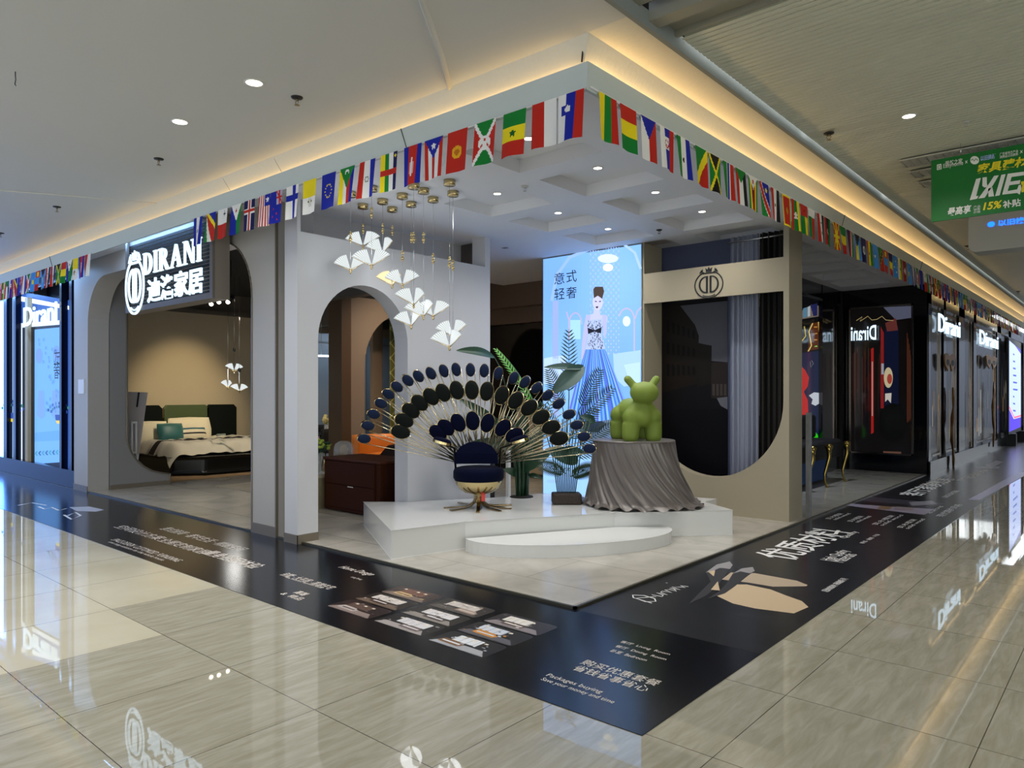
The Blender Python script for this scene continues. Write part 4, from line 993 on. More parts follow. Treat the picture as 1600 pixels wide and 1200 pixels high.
bq = thing('flower_bouquet', 'pink and lime green flower bouquet in a clear glass vase seen through the arch', 'flowers', c)
build(B().lathe(c, [(.05, 0), (.055, .02), (.05, .15), (.07, .30), (.066, .30), (.045, .15), (.04, .02)], 18), 'glass_vase', glass_m, bq)
b = B()
for k in range(14): a = k*2.4; b.tube([c+V((.015*math.cos(a), .015*math.sin(a), .02)), c+V((.04*math.cos(a), .04*math.sin(a), .28)), c+V((.14*math.cos(a), .14*math.sin(a), .42))], .004, 5)
build(b, 'stem', stem_m, bq)
rr = random.Random(5)
for nm, m_, n_, lo in (('green_bloom', M('lime_bloom', '8fa336', .7), 26, 0), ('pink_bloom', M('pink_bloom', 'c8889a', .7), 12, 1), ('foliage', leaf_d, 30, 2)):
    b = B()
    for k in range(n_):
        a = rr.uniform(0, 6.28); q_ = rr.uniform(0, .17); z_ = .48-q_*.5+rr.uniform(-.03, .03) if lo < 2 else rr.uniform(.3, .44)
        if lo == 1: a = rr.uniform(2.2, 4.6)
        b.ball(c+V((q_*math.cos(a), q_*math.sin(a), z_)), .028, .028, .022, 8, 6)
    build(b, nm, m_, bq)
# far dining corner
dt = thing('dining_table', 'small dark dining table with gold legs in the far dining corner', 'table', (-11.8, 8.9, 0))
c = at(510, 658, 15.2); c.z = .75
build(B().box(c.x-.5, c.x+.5, c.y-.5, c.y+.5, .72, .76), 'table_top', black_lacquer, dt)
for sx_, sy_ in ((-1, -1), (1, -1), (-1, 1), (1, 1)): build(B().tube([c+V((sx_*.4, sy_*.4, -.03)), V((c.x+sx_*.4, c.y+sy_*.4, .016))], .018, 6), 'leg', gold, dt)
for k, (px, dx) in enumerate(((521, 14.4), (506, 16.3))):
    q_ = at(px, 0, dx); r = thing('dining_chair', ['black rounded dining chair nearer than the dining table', 'black dining chair standing beyond the dining table'][k], 'chair', (q_.x, q_.y, 0))
    build(B().lathe((q_.x, q_.y, .42), [(.22, 0), (.25, .04), (.22, .08), (.01, .09)], 20), 'seat', M('black_fabric', '101012', .8), r)
    b = B(); b.grid(lambda u, v: V((q_.x+.24*math.cos(2.2+2.4*u), q_.y+.24*math.sin(2.2+2.4*u), .46+.42*v)), 16, 4); o_ = build(b, 'backrest', M('black_fabric', '101012', .8), r); md = o_.modifiers.new('t', 'SOLIDIFY'); md.thickness = .04
    for a in range(4): build(B().tube([(q_.x+.15*math.cos(a*1.57+.8), q_.y+.15*math.sin(a*1.57+.8), .43), (q_.x+.2*math.cos(a*1.57+.8), q_.y+.2*math.sin(a*1.57+.8), .016)], .012, 6), 'leg', gold, r)
fv = thing('table_flowers', 'cream flowers in a glass on the far dining table', 'flowers', (c.x, c.y, .76))
build(B().lathe((c.x, c.y, .76), [(.05, 0), (.05, .18), (.045, .18), (.045, .01)], 12), 'glass_vase', glass_m, fv)
b = B()
for k in range(14): b.ball(c+V((rr.uniform(-.1, .1), rr.uniform(-.1, .1), rr.uniform(.22, .38))), .045, .045, .04, 8, 6)
build(b, 'bloom', M('cream_bloom', 'd8c98a', .7), fv)
lp_ = thing('linear_pendant', 'slim glowing linear pendant lamp over the far dining corner', 'pendant light', at(513, 556, 14.8))
build(B().tube([at(498, 556, 15.2), at(530, 557, 14.4)], .02, 6), 'light_bar', M('cool_tube', 'ffffff', .5, emit=3, ecol='d8ecff'), lp_)
build(B().tube([at(502, 556, 15.1), at(502, 556, 15.1)+V((0, 0, 1.45))], .004, 4).tube([at(526, 556, 14.5), at(526, 556, 14.5)+V((0, 0, 1.45))], .004, 4), 'cable', chrome, lp_)
spot('dining_light', (-13.4, 10.2, 3.6), 90, 110, 1, (.75, .88, 1), (-14.5, 10.4, 1.2))
spot('dining_spot', (-11.5, 8.8, 3.6), 120, 80, 1, (1, .85, .6), (-11.7, 9.2, .4))
spot('inner_arch_spot', (-8.6, 8.2, 3.65), 260, 100, 1, (1, .80, .58), (-10.6, 9.0, 1.4))  # added lamp without a fitting, warms and brightens the inner arch
spot('sofa_spot', (-9.0, 7.6, 3.7), 240, 75, 1, (1, .84, .6), (-9.2, 8.2, .5))
spot('bouquet_spot', (-8.3, 5.2, 3.6), 60, 60, 1, (1, .9, .7), (-8.4, 5.3, .7))
# back of the display corner: dark glazing, header and a low warm display unit
struct(B().box(-11, -6.2, 11.0, 11.1, 0, ZS+.1), 'window_1', M('dark_glazing', '050506', .08))
struct(B().box(-11, -6.2, 10.9, 11.0, 2.98, 3.28).box(-11, -6.2, 10.7, 11.0, 3.28, ZS+.1), 'wall_rear_header', M('brown_header', '6a5848', .6))
su = thing('display_unit', 'low beige panelled display unit with gold strip behind the plants', 'cabinet', (-7.8, 10.6, 0))
build(B().box(-8.9, -6.3, 10.4, 10.9, .1, 1.30), 'cabinet_body', M('cream_panel', 'b3a083', .5), su, bevel=.01)
build(B().box(-7.42, -7.38, 10.38, 10.4, .1, 1.30), 'gold_strip', gold, su); build(B().box(-8.9, -6.3, 10.45, 10.9, .016, .1), 'plinth', brown_skirt, su)
spot('display_unit_spot', (-7.2, 9.6, 3.6), 150, 60, 1, (1, .84, .6), (-7.5, 10.3, .5))
wp_ = thing('white_easel_post', 'slim white post standing on the tiles left of the thick stemmed plant', 'post', at(793, 762, 10.0))
build(B().box(*[v for v in (at(789, 0, 9.9).x, at(796, 0, 9.9).x)], at(792, 0, 9.9).y, at(792, 0, 9.9).y+.05, .016, 1.05), 'post_shaft', M('white_metal', 'dcdad4', .4), wp_)
tag(build(B().tube([at(769.5, 779, 9.75), at(769.5, 700, 9.75)], .03, 8), 'dark_post', black_paint), 'short dark post at the free end of the arch wall', 'post')
# wooden access panel under the soffit
bx = g(517, 340, ZS)
tag(build(B().box(bx.x-.17, bx.x+.17, 4.75, 4.78, 3.38, ZS), 'plywood_panel', M('bare_plywood', 'b0a48f', .7, varm=(8, .15))), 'small bare plywood panel above the arch wall near the flags', 'panel')

# ------------------------------------------------------------------ blue shopfront at far left
YW = 4.42
bf = struct(B().box(-26, -13.4, YW+.3, YW+.36, 0, ZS), 'wall_shop_back', M('dark_room', '10141c', .6))
w1 = B()
X_ = lambda px: ay(px, 500, YW).x
fm = M('midnight_metal', '11182c', .18, .7)
for p0, p1 in ((9, 14), (24, 28), (97, 100), (112, 116)): w1.box(X_(p0), X_(p1), YW-.04, YW+.08, .02, ZS)
w1.box(-26, -13.38, YW-.06, YW+.1, 0, .30); w1.box(-26, -13.38, YW-.02, YW+.08, 3.55, ZS)
struct(w1, 'window_2', fm)
bb_ = B()
ZP_ = lambda px, py: ay(px, py, YW+.06)
def pw2(pts_, c, d=0): bb_.poly([ay(px, py, YW+.06-.004*d) for px, py in pts_], c)
pw2([(14, 420), (24, 425), (24, 726), (14, 722)], 'a9cdf5'); pw2([(-60, 455), (9, 470), (9, 715), (-60, 700)], 'b6d8fb')
pw2([(28, 455), (112, 470), (112, 745), (28, 728)], '2450a8'); pw2([(28, 462), (108, 478), (108, 484), (28, 470)], 'e8f2ff', 1)
pw2([(33, 505), (99, 500), (99, 752), (33, 735)], 'd8e8fa', 2); pw2([(35, 512), (97, 507), (97, 745), (35, 733)], '0a0f1c', 3)
pw2([(37, 512), (53, 511), (53, 735), (37, 731)], '080808', 5)
pw2([(54, 515), (98, 511), (98, 722), (54, 725)], '6aa6f2', 4)
pw2([(54, 676), (98, 672), (98, 688), (54, 690)], '5c9ae8', 5)
def bird(cx_, cy_, s_, d_):
    for k in range(9):
        a = math.radians(20+17*k); 
        for r_ in (14, 20): pw2([(cx_+s_*r_*math.cos(a)+1.6*math.cos(q_), cy_-s_*r_*math.sin(a)*1.0+2.6*math.sin(q_)) for q_ in [i_*math.pi/4 for i_ in range(8)]], ['1f3f8c', '2d7a78'][k % 2], d_)
    pw2([(cx_-6, cy_), (cx_+6, cy_), (cx_+5, cy_+9), (cx_-5, cy_+9)], '24439a', d_+1); pw2([(cx_-5, cy_+9), (cx_+5, cy_+9), (cx_+3, cy_+14), (cx_-3, cy_+14)], 'd9c12c', d_+1)
bird(92, 648, .9, 6); bird(20, 645, .9, 6)
rw = random.Random(2)
for k in range(40):
    x_, y_ = rw.uniform(58, 96), rw.uniform(525, 640); pw2([(x_, y_), (x_+2.4, y_+1), (x_+2.2, y_+6), (x_, y_+5)], '5d8fe0', 6)
for cx_, cy_ in ((61, 556), (88, 552)): pw2(ELL(cx_, cy_, 5, 12), '6d92e2', 6)
for cx_ in (64, 86): pw2([(cx_-4, 610), (cx_+4, 610), (cx_+6, 650), (cx_, 655), (cx_-6, 648)], '6f97e8', 6)
for k in range(8): x_ = 55+k*5.4; pw2([(x_+4, 705-k*.3), (x_+1.5, 708.5-k*.3), (x_+4, 712-k*.3), (x_+2, 712-k*.3), (x_-.5, 708.5-k*.3), (x_+2, 705-k*.3)], '1a3d7a' if k % 2 else '2e8aa0', 7)
shop = thing('blue_window_display', 'blue backlit window display with peacock prints behind the glass', 'window display', (X_(60), YW, 0))
build(bb_, 'lit_panel', painted('blue_lit_print', 1.15, .3, .08), shop)
text('奢', 'panel_lettering', black_paint, shop, ay(93, 592, YW+.02), (-1, 0, 0), (0, 0, 1), .30, .3); text('式', 'panel_lettering', black_paint, shop, ay(93, 570, YW+.02), (-1, 0, 0), (0, 0, 1), .28, .28)
sd1 = thing('shopfront_lettering', 'white glowing shop name above the blue left window', 'sign', ay(64, 490, YW-.06))
o_ = ay(38, 508, YW-.06); e_ = ay(90, 470, YW-.06)
text('Dirani', 'sign_lettering', neon, sd1, (o_.x, o_.y, ay(38, 509, YW-.06).z*.5+ay(90, 503, YW-.06).z*.5), (1, 0, 0), (0, 0, 1), e_.x-o_.x, .36, ext=.02, bold=.015)
tag(build(B().box(*sorted((ay(122, 600, YF-.012).x, ay(131, 600, YF-.012).x)), YF-.012, YF, ay(126, 615, YF).z, ay(126, 593, YF).z), 'wall_notice', M('pale_plastic', 'cfd6e4', .4)), 'small pale rectangular plate on wall left of the front opening', 'plate')

_b = B(); _b.poly([(-26, YW+.05, .3), (X_(7)+.0, YW+.05, .3), (X_(7), YW+.05, 3.5), (-26, YW+.05, 3.5)])
build(_b, 'lit_panel', M('blue_backlight', '203050', .4, emit=13.0, ecol='5a98ff'), shop)  # added glowing panel, mostly out of view, that tints the left ceiling blue
# ------------------------------------------------------------------ dark mirrored shopfronts on the right
XW = -3.14; YB_ = 16.0
blk = B()
# panel facing the walk end (plane y=16)
xa = -4.72
def zy(px, py): return ay(px, py, YB_)
fx0, fx1 = zy(1328, 600).x, zy(1428, 600).x
blk.box(xa, fx0, YB_-.05, YB_+.1, 0, ZS).box(fx1, XW, YB_-.05, YB_+.1, 0, ZS).box(fx0, fx1, YB_-.05, YB_+.1, 3.36, ZS).box(fx0, fx1, YB_-.05, YB_+.1, 0, .36)
blk.box(fx0, fx1, YB_+.08, YB_+.1, .36, 3.36)
struct(blk, 'wall_black_front', black_lacquer)
b = B(); w_ = .035
b.box(fx0, fx0+w_, YB_-.07, YB_-.05, .36, 3.36).box(fx1-w_, fx1, YB_-.07, YB_-.05, .36, 3.36).box(fx0, fx1, YB_-.07, YB_-.05, .36, .36+w_).box(fx0, fx1, YB_-.07, YB_-.05, 3.36-w_, 3.36)
struct(b, 'trim_8', M('polished_steel_frame', '9a8f86', .18, 1.))
wd = thing('mirror_window_display', 'dark framed window with red banners and mirrored glowing shop name', 'window display', ((fx0+fx1)/2, YB_, .4))
b = B()
def pz(pts_, c, d=0): b.poly([ay(px, py, YB_+.075-.004*d) for px, py in pts_], c)
pz([(1329, 480), (1427, 476), (1427, 712), (1329, 710)], '0a0606')
pz([(1380, 480), (1427, 478), (1427, 496), (1400, 500)], '5b5f74', 1)
rz2 = random.Random(11)
for k in range(30):
    x_ = rz2.uniform(1331, 1375); y_ = rz2.uniform(540, 560); pz([(x_, y_), (x_+rz2.uniform(.5, 1.6), y_), (x_+rz2.uniform(.5, 1.3), y_+rz2.uniform(50, 140)), (x_, y_+60)], rz2.choice(['38201a', '4d2c20', '2a1614', '20100e']), 1)
pz([(1361, 545), (1365, 543), (1365, 676), (1361, 678)], 'b3201f', 2); pz([(1362, 565), (1364, 565), (1364, 650), (1362, 650)], 'c9998a', 3)
pz([(1376, 510), (1381, 520), (1381, 638), (1376, 638)], '8e1f22', 2); pz([(1377, 568), (1381, 568), (1381, 585), (1377, 585)], 'a9adb8', 3)
pz([(1382, 515), (1404, 510), (1404, 640), (1382, 640)], '0b1330', 1); pz([(1383, 505), (1400, 497), (1403, 516), (1386, 518)], '6a322e', 2)
pz(ELL(1388, 590, 7, 16), 'd9c8a0', 3); pz(ELL(1390, 592, 4, 8), 'b4483a', 4); pz([(1383, 615), (1393, 614), (1392, 630), (1387, 624), (1383, 628)], 'dcd6cc', 3)
for k in range(6): x_ = 1417+k*1.5; pz([(x_, 520+k*9), (x_+1, 520+k*9), (x_+1, 660-k*3), (x_, 660)], '5a3020', 2)
pz(ELL(1395, 660, 22, 30), '020203', 4)
pz([(1380, 705), (1408, 706), (1408, 711), (1380, 710)], '6b4a3c', 5)
pstroke2 = lambda pts_, w_, c, d: [pz(q_, c, d) for q_ in stroke(pts_, w_)]
pstroke2([(1338, 501), (1347, 495), (1344, 502), (1356, 494), (1362, 500), (1370, 499), (1378, 494), (1384, 500), (1396, 501)], .8, 'c8b27a', 5)
build(b, 'window_scene', painted('window_print', .55, .08, .6), wd)  # flat shapes painted as warped mirror reflections, faintly self-lit
o_ = ay(1370, 535, YB_-.03); zt1 = ay(1330, 507, YB_).z
text('Dirani', 'sign_lettering', neon, wd, (ay(1369, 500, YB_-.03).x, YB_-.03, ay(1350, 532, YB_).z), (-1, 0, 0), (0, 0, 1), ay(1369, 500, YB_).x-ay(1330, 500, YB_).x, ay(1350, 509, YB_).z-ay(1350, 532, YB_).z, bold=.015)  # reversed shop name, a glowing reflection built as letters
# wall facing the walk (plane x=-4.75) in the recess
XR = -4.75
def yx(px): return ax(px, 500, XR).y
b = B()
b.box(XR-.1, XR+.04, yx(1282), yx(1300), 0, ZS).box(XR-.1, XR+.04, yx(1314), YB_, 0, ZS).box(XR-.1, XR+.03, 9.5, YB_, 3.45, ZS).box(XR-.1, XR, 9.5, YB_, 0, .4).box(XR-.1, XR-.06, 9.5, YB_, .4, 3.45)
struct(b, 'wall_black_side', black_lacquer)
b = B()
def px_(pts_, c, d=0): b.poly([ax(px, py, XR-.04+.003*d) for px, py in pts_], c)
px_([(1245, 462), (1282, 462), (1282, 712), (1245, 715)], '07080c')
px_([(1245, 500), (1281, 494), (1281, 478), (1268, 476), (1245, 490)], '7a6f64', 1); px_([(1255, 482), (1261, 480), (1261, 495), (1255, 497)], '5a8ca8', 2); px_([(1266, 477), (1277, 474), (1277, 493), (1271, 494)], '20255c', 2); px_([(1262, 480), (1266, 478), (1266, 494), (1262, 495)], 'b9c4cc', 2)
px_([(1268, 505), (1281, 503), (1281, 545), (1262, 548)], '5b2c10', 1)
for q_ in stroke([(1270, 505), (1264, 518), (1268, 540), (1263, 549)], 1.4): px_(q_, 'ffe08a', 3)
for q_ in stroke([(1257, 510), (1259, 525), (1253, 533)], 1.2): px_(q_, 'e8d060', 3)
for q_ in stroke([(1279, 503), (1280, 518)], 1.2): px_(q_, 'ffd870', 3)
for k in range(4): px_([(1272+k % 2*3, 510+k*10), (1277, 510+k*10), (1277, 512+k*10), (1272, 512+k*10)], '9be06a' if k == 3 else 'c88a3a', 3)
px_([(1250, 552), (1281, 548), (1281, 700), (1268, 705), (1255, 690)], '101f44', 1)
px_([(1250, 570), (1258, 578), (1264, 590), (1262, 604), (1256, 612), (1262, 625), (1263, 648), (1253, 650), (1250, 640)], 'c92a28', 2)
px_([(1264, 618), (1272, 613), (1281, 614), (1281, 630), (1274, 634), (1268, 631), (1270, 624)], 'd5dde8', 3)
px_([(1267, 680), (1272, 672), (1278, 680), (1279, 694), (1275, 699), (1266, 694)], '2be010', 3)
for q_ in stroke([(1268, 563), (1271, 568), (1267, 574), (1266, 565)], .7): px_(q_, '8a8a8a', 3)
for q_ in stroke([(1281, 655), (1280, 672), (1282, 684)], .7): px_(q_, 'cccccc', 3)
sw = thing('side_mirror_display', 'narrow mirrored window with red, blue, gold and green shapes in the dark recess', 'window display', (XR, 12, .4))
build(b, 'window_scene', painted('side_window_print', .6, .1, .5), sw)  # coloured shapes painted as warped reflections, with a glow of their own
b = B()
b.box(XR-.02, XR+.0, yx(1301), yx(1313), .42, 3.4); struct(b, 'window_3', M('bronze_mirror', '2a1c12', .12, .9, bump=(9, .5)))
b = B()
for px in (1300.5, 1304, 1313): b.box(XR, XR+.03, yx(px)-.02, yx(px)+.02, .42, 3.42)
struct(b, 'trim_9', MATS['polished_steel_frame'])
# run of shopfronts along the walk (plane x=-3.14)
def yw(px): return ax(px, 500, XW).y
run = B()
posts = [(16.0, 16.25), (yw(1473), yw(1476.5)), (yw(1497), yw(1506)), (yw(1520), yw(1524)), (yw(1557), yw(1563)), (27.3, 27.9), (31.2, 31.9), (34.5, 35)]
for y0_, y1_ in posts: run.box(XW-.12, XW+.02, y0_, y1_, 0, 3.60)
run.box(XW-.12, XW+.02, 16, 38, 3.35, ZS).box(XW-.12, XW+.05, 16, 38, 0, .26)
struct(run, 'wall_shopfronts', black_lacquer)
mir = M('smoked_mirror', '0d0d0f', .12, .0, spec=.35, bump=(1.6, .18))
struct(B().box(XW-.06, XW-.04, 16.1, 38, .26, 3.35), 'window_4', mir)
b = B()
for y_ in (16.35, yw(1456), yw(1470), yw(1477), yw(1494), yw(1507), yw(1519), yw(1525), yw(1556)):
    b.box(XW-.03, XW+.0, y_-.03, y_+.03, .28, 3.35)
for y0_, y1_ in ((yw(1477), yw(1494)), (yw(1525), yw(1556)), (16.35, yw(1470))): b.box(XW-.03, XW, y0_, y1_, 3.22, 3.27).box(XW-.03, XW, y0_, y1_, .33, .37)
struct(b, 'trim_10', MATS['polished_steel_frame'])
rs_ = random.Random(4)
for k, (p0, p1) in enumerate(((1450, 1471), (1477, 1497), (1506, 1520), (1525, 1557), (1563, 1574))):
    wdn = thing('shop_window_display', ['narrow dark window scene at the corner of right shopfronts', 'dark window scene of glinting strips under the nearer glowing name', 'slim dark window scene between the two glowing names', 'dark window scene of glinting strips under the farther glowing name', 'last slim window scene before the promotion board'][k], 'window display', (XW, yw((p0+p1)/2), .3))
    b = B(); y0_, y1_ = yw(p0), yw(p1); b.poly([(XW-.032, y0_, .4), (XW-.032, y1_, .4), (XW-.032, y1_, 2.85), (XW-.032, y0_, 2.85)], '0c0d10')
    for q_ in range(26):
        u_ = rs_.random(); a_ = y0_+(y1_-y0_)*u_; w__ = (y1_-y0_)*rs_.uniform(.01, .07); z0_ = rs_.uniform(.4, 1.6); z1_ = z0_+rs_.uniform(.3, 1.2)
        b.poly([(XW-.030, a_, z0_), (XW-.030, a_+w__, z0_+.02), (XW-.030, a_+w__*.8, min(2.85, z1_)), (XW-.030, a_, min(2.85, z1_-.05))], rs_.choice(['4d4b47', '23262c', '6d6554', '8a6a38', '9a9994', '2c3a44', '3a3b3d', '55402a']))
    build(b, 'window_scene', painted('shop_window_print', .5, .12, .4), wdn)  # random strips painted as mirror reflections, given a faint glow
for k, (p0, p1, py0, py1) in enumerate(((1463, 1497, 492, 527), (1528, 1557, 519, 543))):
    y0_, y1_ = yw(p0), yw(p1); z0_ = 2.85; z1_ = 3.22
    sg_ = thing('shopfront_lettering', ['white glowing shop name over the nearer dark shopfront on the right', 'white glowing shop name over the farther dark shopfront on the right'][k], 'sign', (XW, y0_, 2.8))
    text('Dirani', 'sign_lettering', neon, sg_, (XW+.03, y0_, z0_), (0, 1, 0), (0, 0, 1), y1_-y0_, z1_-z0_, ext=.02, bold=.012)
for k, (pc, pyc) in enumerate(((1484, 569), (1549, 568))):
    c = ax(pc, pyc, XW+.08); h_ = .30
    mk = thing('gold_mask_figure', ['gold eye mask above a bronze figure in nearer shop window', 'gold eye mask above a bronze figure in farther shop window'][k], 'sculpture', (c.x, c.y, .3))
    w_ = yw(pc+8)-yw(pc)
    n_ = B(); z_ = c.z
    pr = [(-1, .6), (-.5, .75), (0, .5), (.5, .75), (1, .6), (.85, -.1), (.35, -.5), (.15, -.1), (0, .05), (-.15, -.1), (-.35, -.5), (-.85, -.1)]
    n_.prism([(XW+.09, c.y+u_*w_, z_+v_*h_) for u_, v_ in pr], (-.03, 0, 0)); mo = build(n_, 'mask_face', M('dull_gold', 'b0824a', .4, .4), mk)
    n_ = B()
    for s_ in (-1, 1): n_.prism([(XW+.092, c.y+s_*w_*.45+w_*.28*math.cos(a), z_+.03+h_*.22*math.sin(a)) for a in [i_*math.pi/5 for i_ in range(10)]], (.002, 0, 0))
    build(n_, 'eye_opening', black_paint, mo)
    n_ = B()
    n_.tube([(XW+.03, c.y+.2+.10*math.sin(i_*1.1+k), z_-.5-i_*.22) for i_ in range(9)], [.04, .08, .05, .11, .07, .10, .05, .08, .04], 10); n_.v = [(XW+.10+(x_-XW-.03)*.35, y_, z__) for x_, y_, z__ in n_.v]
    build(n_, 'bronze_figure', M('dark_bronze', '7a5428', .35, .8), mk)  # mask and figure are mirror reflections modelled as solid shapes
bd = thing('promotion_board', 'tall blue and violet backlit promotion board standing by the far shopfront', 'display board', (-3.0, 27.8, .3))
def qb(px, py): return ax(px, py, -2.98)
b = B()
def pb3(pts_, c, d=0): b.poly([ax(px, py, -2.98+.004*d) for px, py in pts_], c)
pb3([(1577, 532), (1595, 547), (1595, 667), (1577, 675)], 'b9ccff'); pb3([(1577, 532), (1586, 540), (1595, 553), (1595, 547)], '4a35c8', 1)
for k in range(9): pb3([(1583, 552+k*11), (1585+(k*7) % 6, 553+k*11), (1585+(k*7) % 6, 555.5+k*11), (1583, 554.5+k*11)], '3c50c0', 1)
pb3([(1577, 640), (1584, 655), (1595, 652), (1595, 667), (1577, 675)], '4a2fd0', 1); pb3([(1577, 634), (1585, 651), (1595, 648), (1595, 651), (1585, 654), (1577, 638)], 'e06a8a', 2)
build(b, 'lit_print', painted('board_print', 1.3, .4), bd)
build(B().box(-3.04, -2.985, qb(1577, 600).y-.06, qb(1595, 600).y+.08, .35, 3.25), 'board_frame', M('dark_frame', '15151c', .4), bd)
for y_ in (26.6, 28.8): build(B().box(-3.09, -2.85, y_, y_+.2, 0, .36), 'board_foot', M('dark_frame', '15151c', .4), bd)
# navy seat with gold cabriole legs
st = thing('cabriole_settee', 'dark navy settee with tall curved gold legs standing behind the beige pillar', 'settee', (-4.2, 12.8, 0))
build(B().box(-4.65, -4.06, 11.5, 13.75, .46, .78).box(-4.7, -4.5, 11.5, 13.75, .78, 1.2), 'seat', M('midnight_velvet', '05070f', .7), st, bevel=.05)
build(B().box(-4.6, -4.3, 11.7, 13.7, .05, .46), 'lower_panel', M('denim_blue_cloth', '2f4a7c', .8), st)
for px, py in ((1267, 770), (1293, 763), (1321, 754)):
    p = g(px, py); x_, y_ = p.x, p.y
    b = B(); pr = [(0, .0, .03), (-.02, .03, .022), (-.05, .10, .018), (-.06, .22, .02), (-.01, .38, .026), (.03, .50, .034), (.03, .62, .042), (.0, .70, .05)]
    b.tube([(x_+.5*d_, y_+d_, z_+.016) for d_, z_, r_ in pr], [r_ for *_, r_ in pr], 10)
    b.ball((x_+.02, y_+.03, .70), .06, .06, .05, 10, 8)
    build(b, 'leg', M('antique_gold', 'a08a4a', .25, 1.), st)
spot('settee_spot', (-3.9, 12.0, 3.68), 230, 120, 1, (.8, .9, 1), (-3.9, 12.4, .2))  # added lamp without a fitting; its floor bounce brightens the soffit
# ------------------------------------------------------------------ printed floor mats along both fronts
def mat_mat(name, c0, c1, rough):
    m = M(name, c0, rough, spec=.45); nt = m.node_tree; b = nt.nodes['Principled BSDF']
    geo = nt.nodes.new('ShaderNodeNewGeometry'); n = nt.nodes.new('ShaderNodeTexNoise'); n.inputs['Scale'].default_value = 3.5; n.inputs['Detail'].default_value = 7; n.inputs['Distortion'].default_value = 1.5
    r = nt.nodes.new('ShaderNodeValToRGB'); r.color_ramp.elements[0].position = .4; r.color_ramp.elements[0].color = (*lin(c0), 1); r.color_ramp.elements[1].position = .75; r.color_ramp.elements[1].color = (*lin(c1), 1)
    nt.links.new(geo.outputs['Position'], n.inputs['Vector']); nt.links.new(n.outputs['Fac'], r.inputs['Fac']); nt.links.new(r.outputs[0], b.inputs['Base Color'])
    return m
ml = build(B().box(-24, -1.757, 2.955, 4.343, 0, .004), 'floor_mat', mat_mat('black_floor_film', '0d0f15', '14161d', .17))
tag(ml, 'long black printed floor mat along the left shop front reaching the corner', 'floor mat')
mr = build(B().prism([(-3.143, 4.345, 0), (-1.757, 4.345, 0), (-1.757, 30, 0), (-3.143, 30, 0)], (0, 0, .004)), 'floor_mat', mat_mat('slate_floor_film', '191b20', '24262c', .26))
tag(mr, 'long slate grey printed floor mat running along the right shop front', 'floor mat')
cream_ink = M('cream_ink', 'd8cfc4', .5); white_ink = M('white_ink', 'dcdcdc', .5)
UX, UY = V((1, 0, 0)), V((0, 1, 0)); ZM = .0045
def ft(body, px, py, px2, ht, mat=cream_ink, right=False, par=None, shear=0., bold=0., wd=None):
    o_ = g(px, py); o_.z = ZM
    if not right:
        k = sight(px2); wd = wd or (o_.y/k[1]*k[0]-o_.x); text(body, 'floor_lettering', mat, par or ml, o_, UX, UY, wd, ht, shear=shear, bold=bold)
    else:
        k = sight(px2); wd = wd or (o_.x/k[0]*k[1]-o_.y); text(body, 'floor_lettering', mat, par or mr, o_, UY, -UX, wd, ht, shear=shear, bold=bold)
ft('客厅  Living  Room', 967, 1005, 1044, .05); ft('餐厅  Dining  Room', 959, 1012, 1038, .05); ft('卧室  Bedroom', 952, 1019, 1008, .05)
ft('购买优惠套餐', 905, 1038, 1024, .088); ft('省钱省事省心', 892, 1047, 1007, .088)
ft('Packages buying', 850, 1058, 936, .055); ft('Save your money and time', 842, 1064, 955, .05)
ft('意式极简 · 奢华生活 · 精致空间', 247, 827, 370, .15)
ft('空间设计方案', 176, 824, 242, .15); ft('全屋定制家居', 243, 845, 312, .15); ft('量身搭配体验', 312, 865, 392, .17, bold=.01)
ft('SPACE DESIGN  CUSTOMIZED  FURNISHING', 172, 844, 274, .08); ft('one stop solution for the whole house', 166, 848, 250, .06)
ft('别墅 · 大平层 · 高端住宅', 436, 899, 512, .10, bold=.0); ft('villa, mansion, high-end house', 443, 903, 500, .035)
ft('高端', 457, 927, 472, .08, bold=.01); ft('&  精品', 436, 929, 466, .07)
ft('Home Design', 524, 888, 574, .11, shear=.4); ft('Living Dining', 546, 903, 562, .04)
# scripts and shapes on the left end of the mat
b = B()
for q_ in ([(108, 793), (140, 792), (163, 797), (150, 800), (120, 799)],): b.poly([V((*g(px, py).xy, ZM)) for px, py in q_])
build(b, 'floor_picture', M('pale_print', 'a9aab4', .5), ml)
b = B()
for pts_ in ([(60, 792), (70, 796), (80, 793), (92, 798), (104, 795)], [(100, 805), (112, 812), (126, 806), (118, 801), (106, 806)], [(28, 790), (50, 786), (72, 790)]):
    P3 = [g(px, py) for px, py in pts_]
    b = B()
    for q_ in stroke([(p.x, p.y) for p in P3], .03): b.poly([(x_, y_, ZM) for x_, y_ in q_])
    build(b, 'floor_scribble', white_ink, ml)
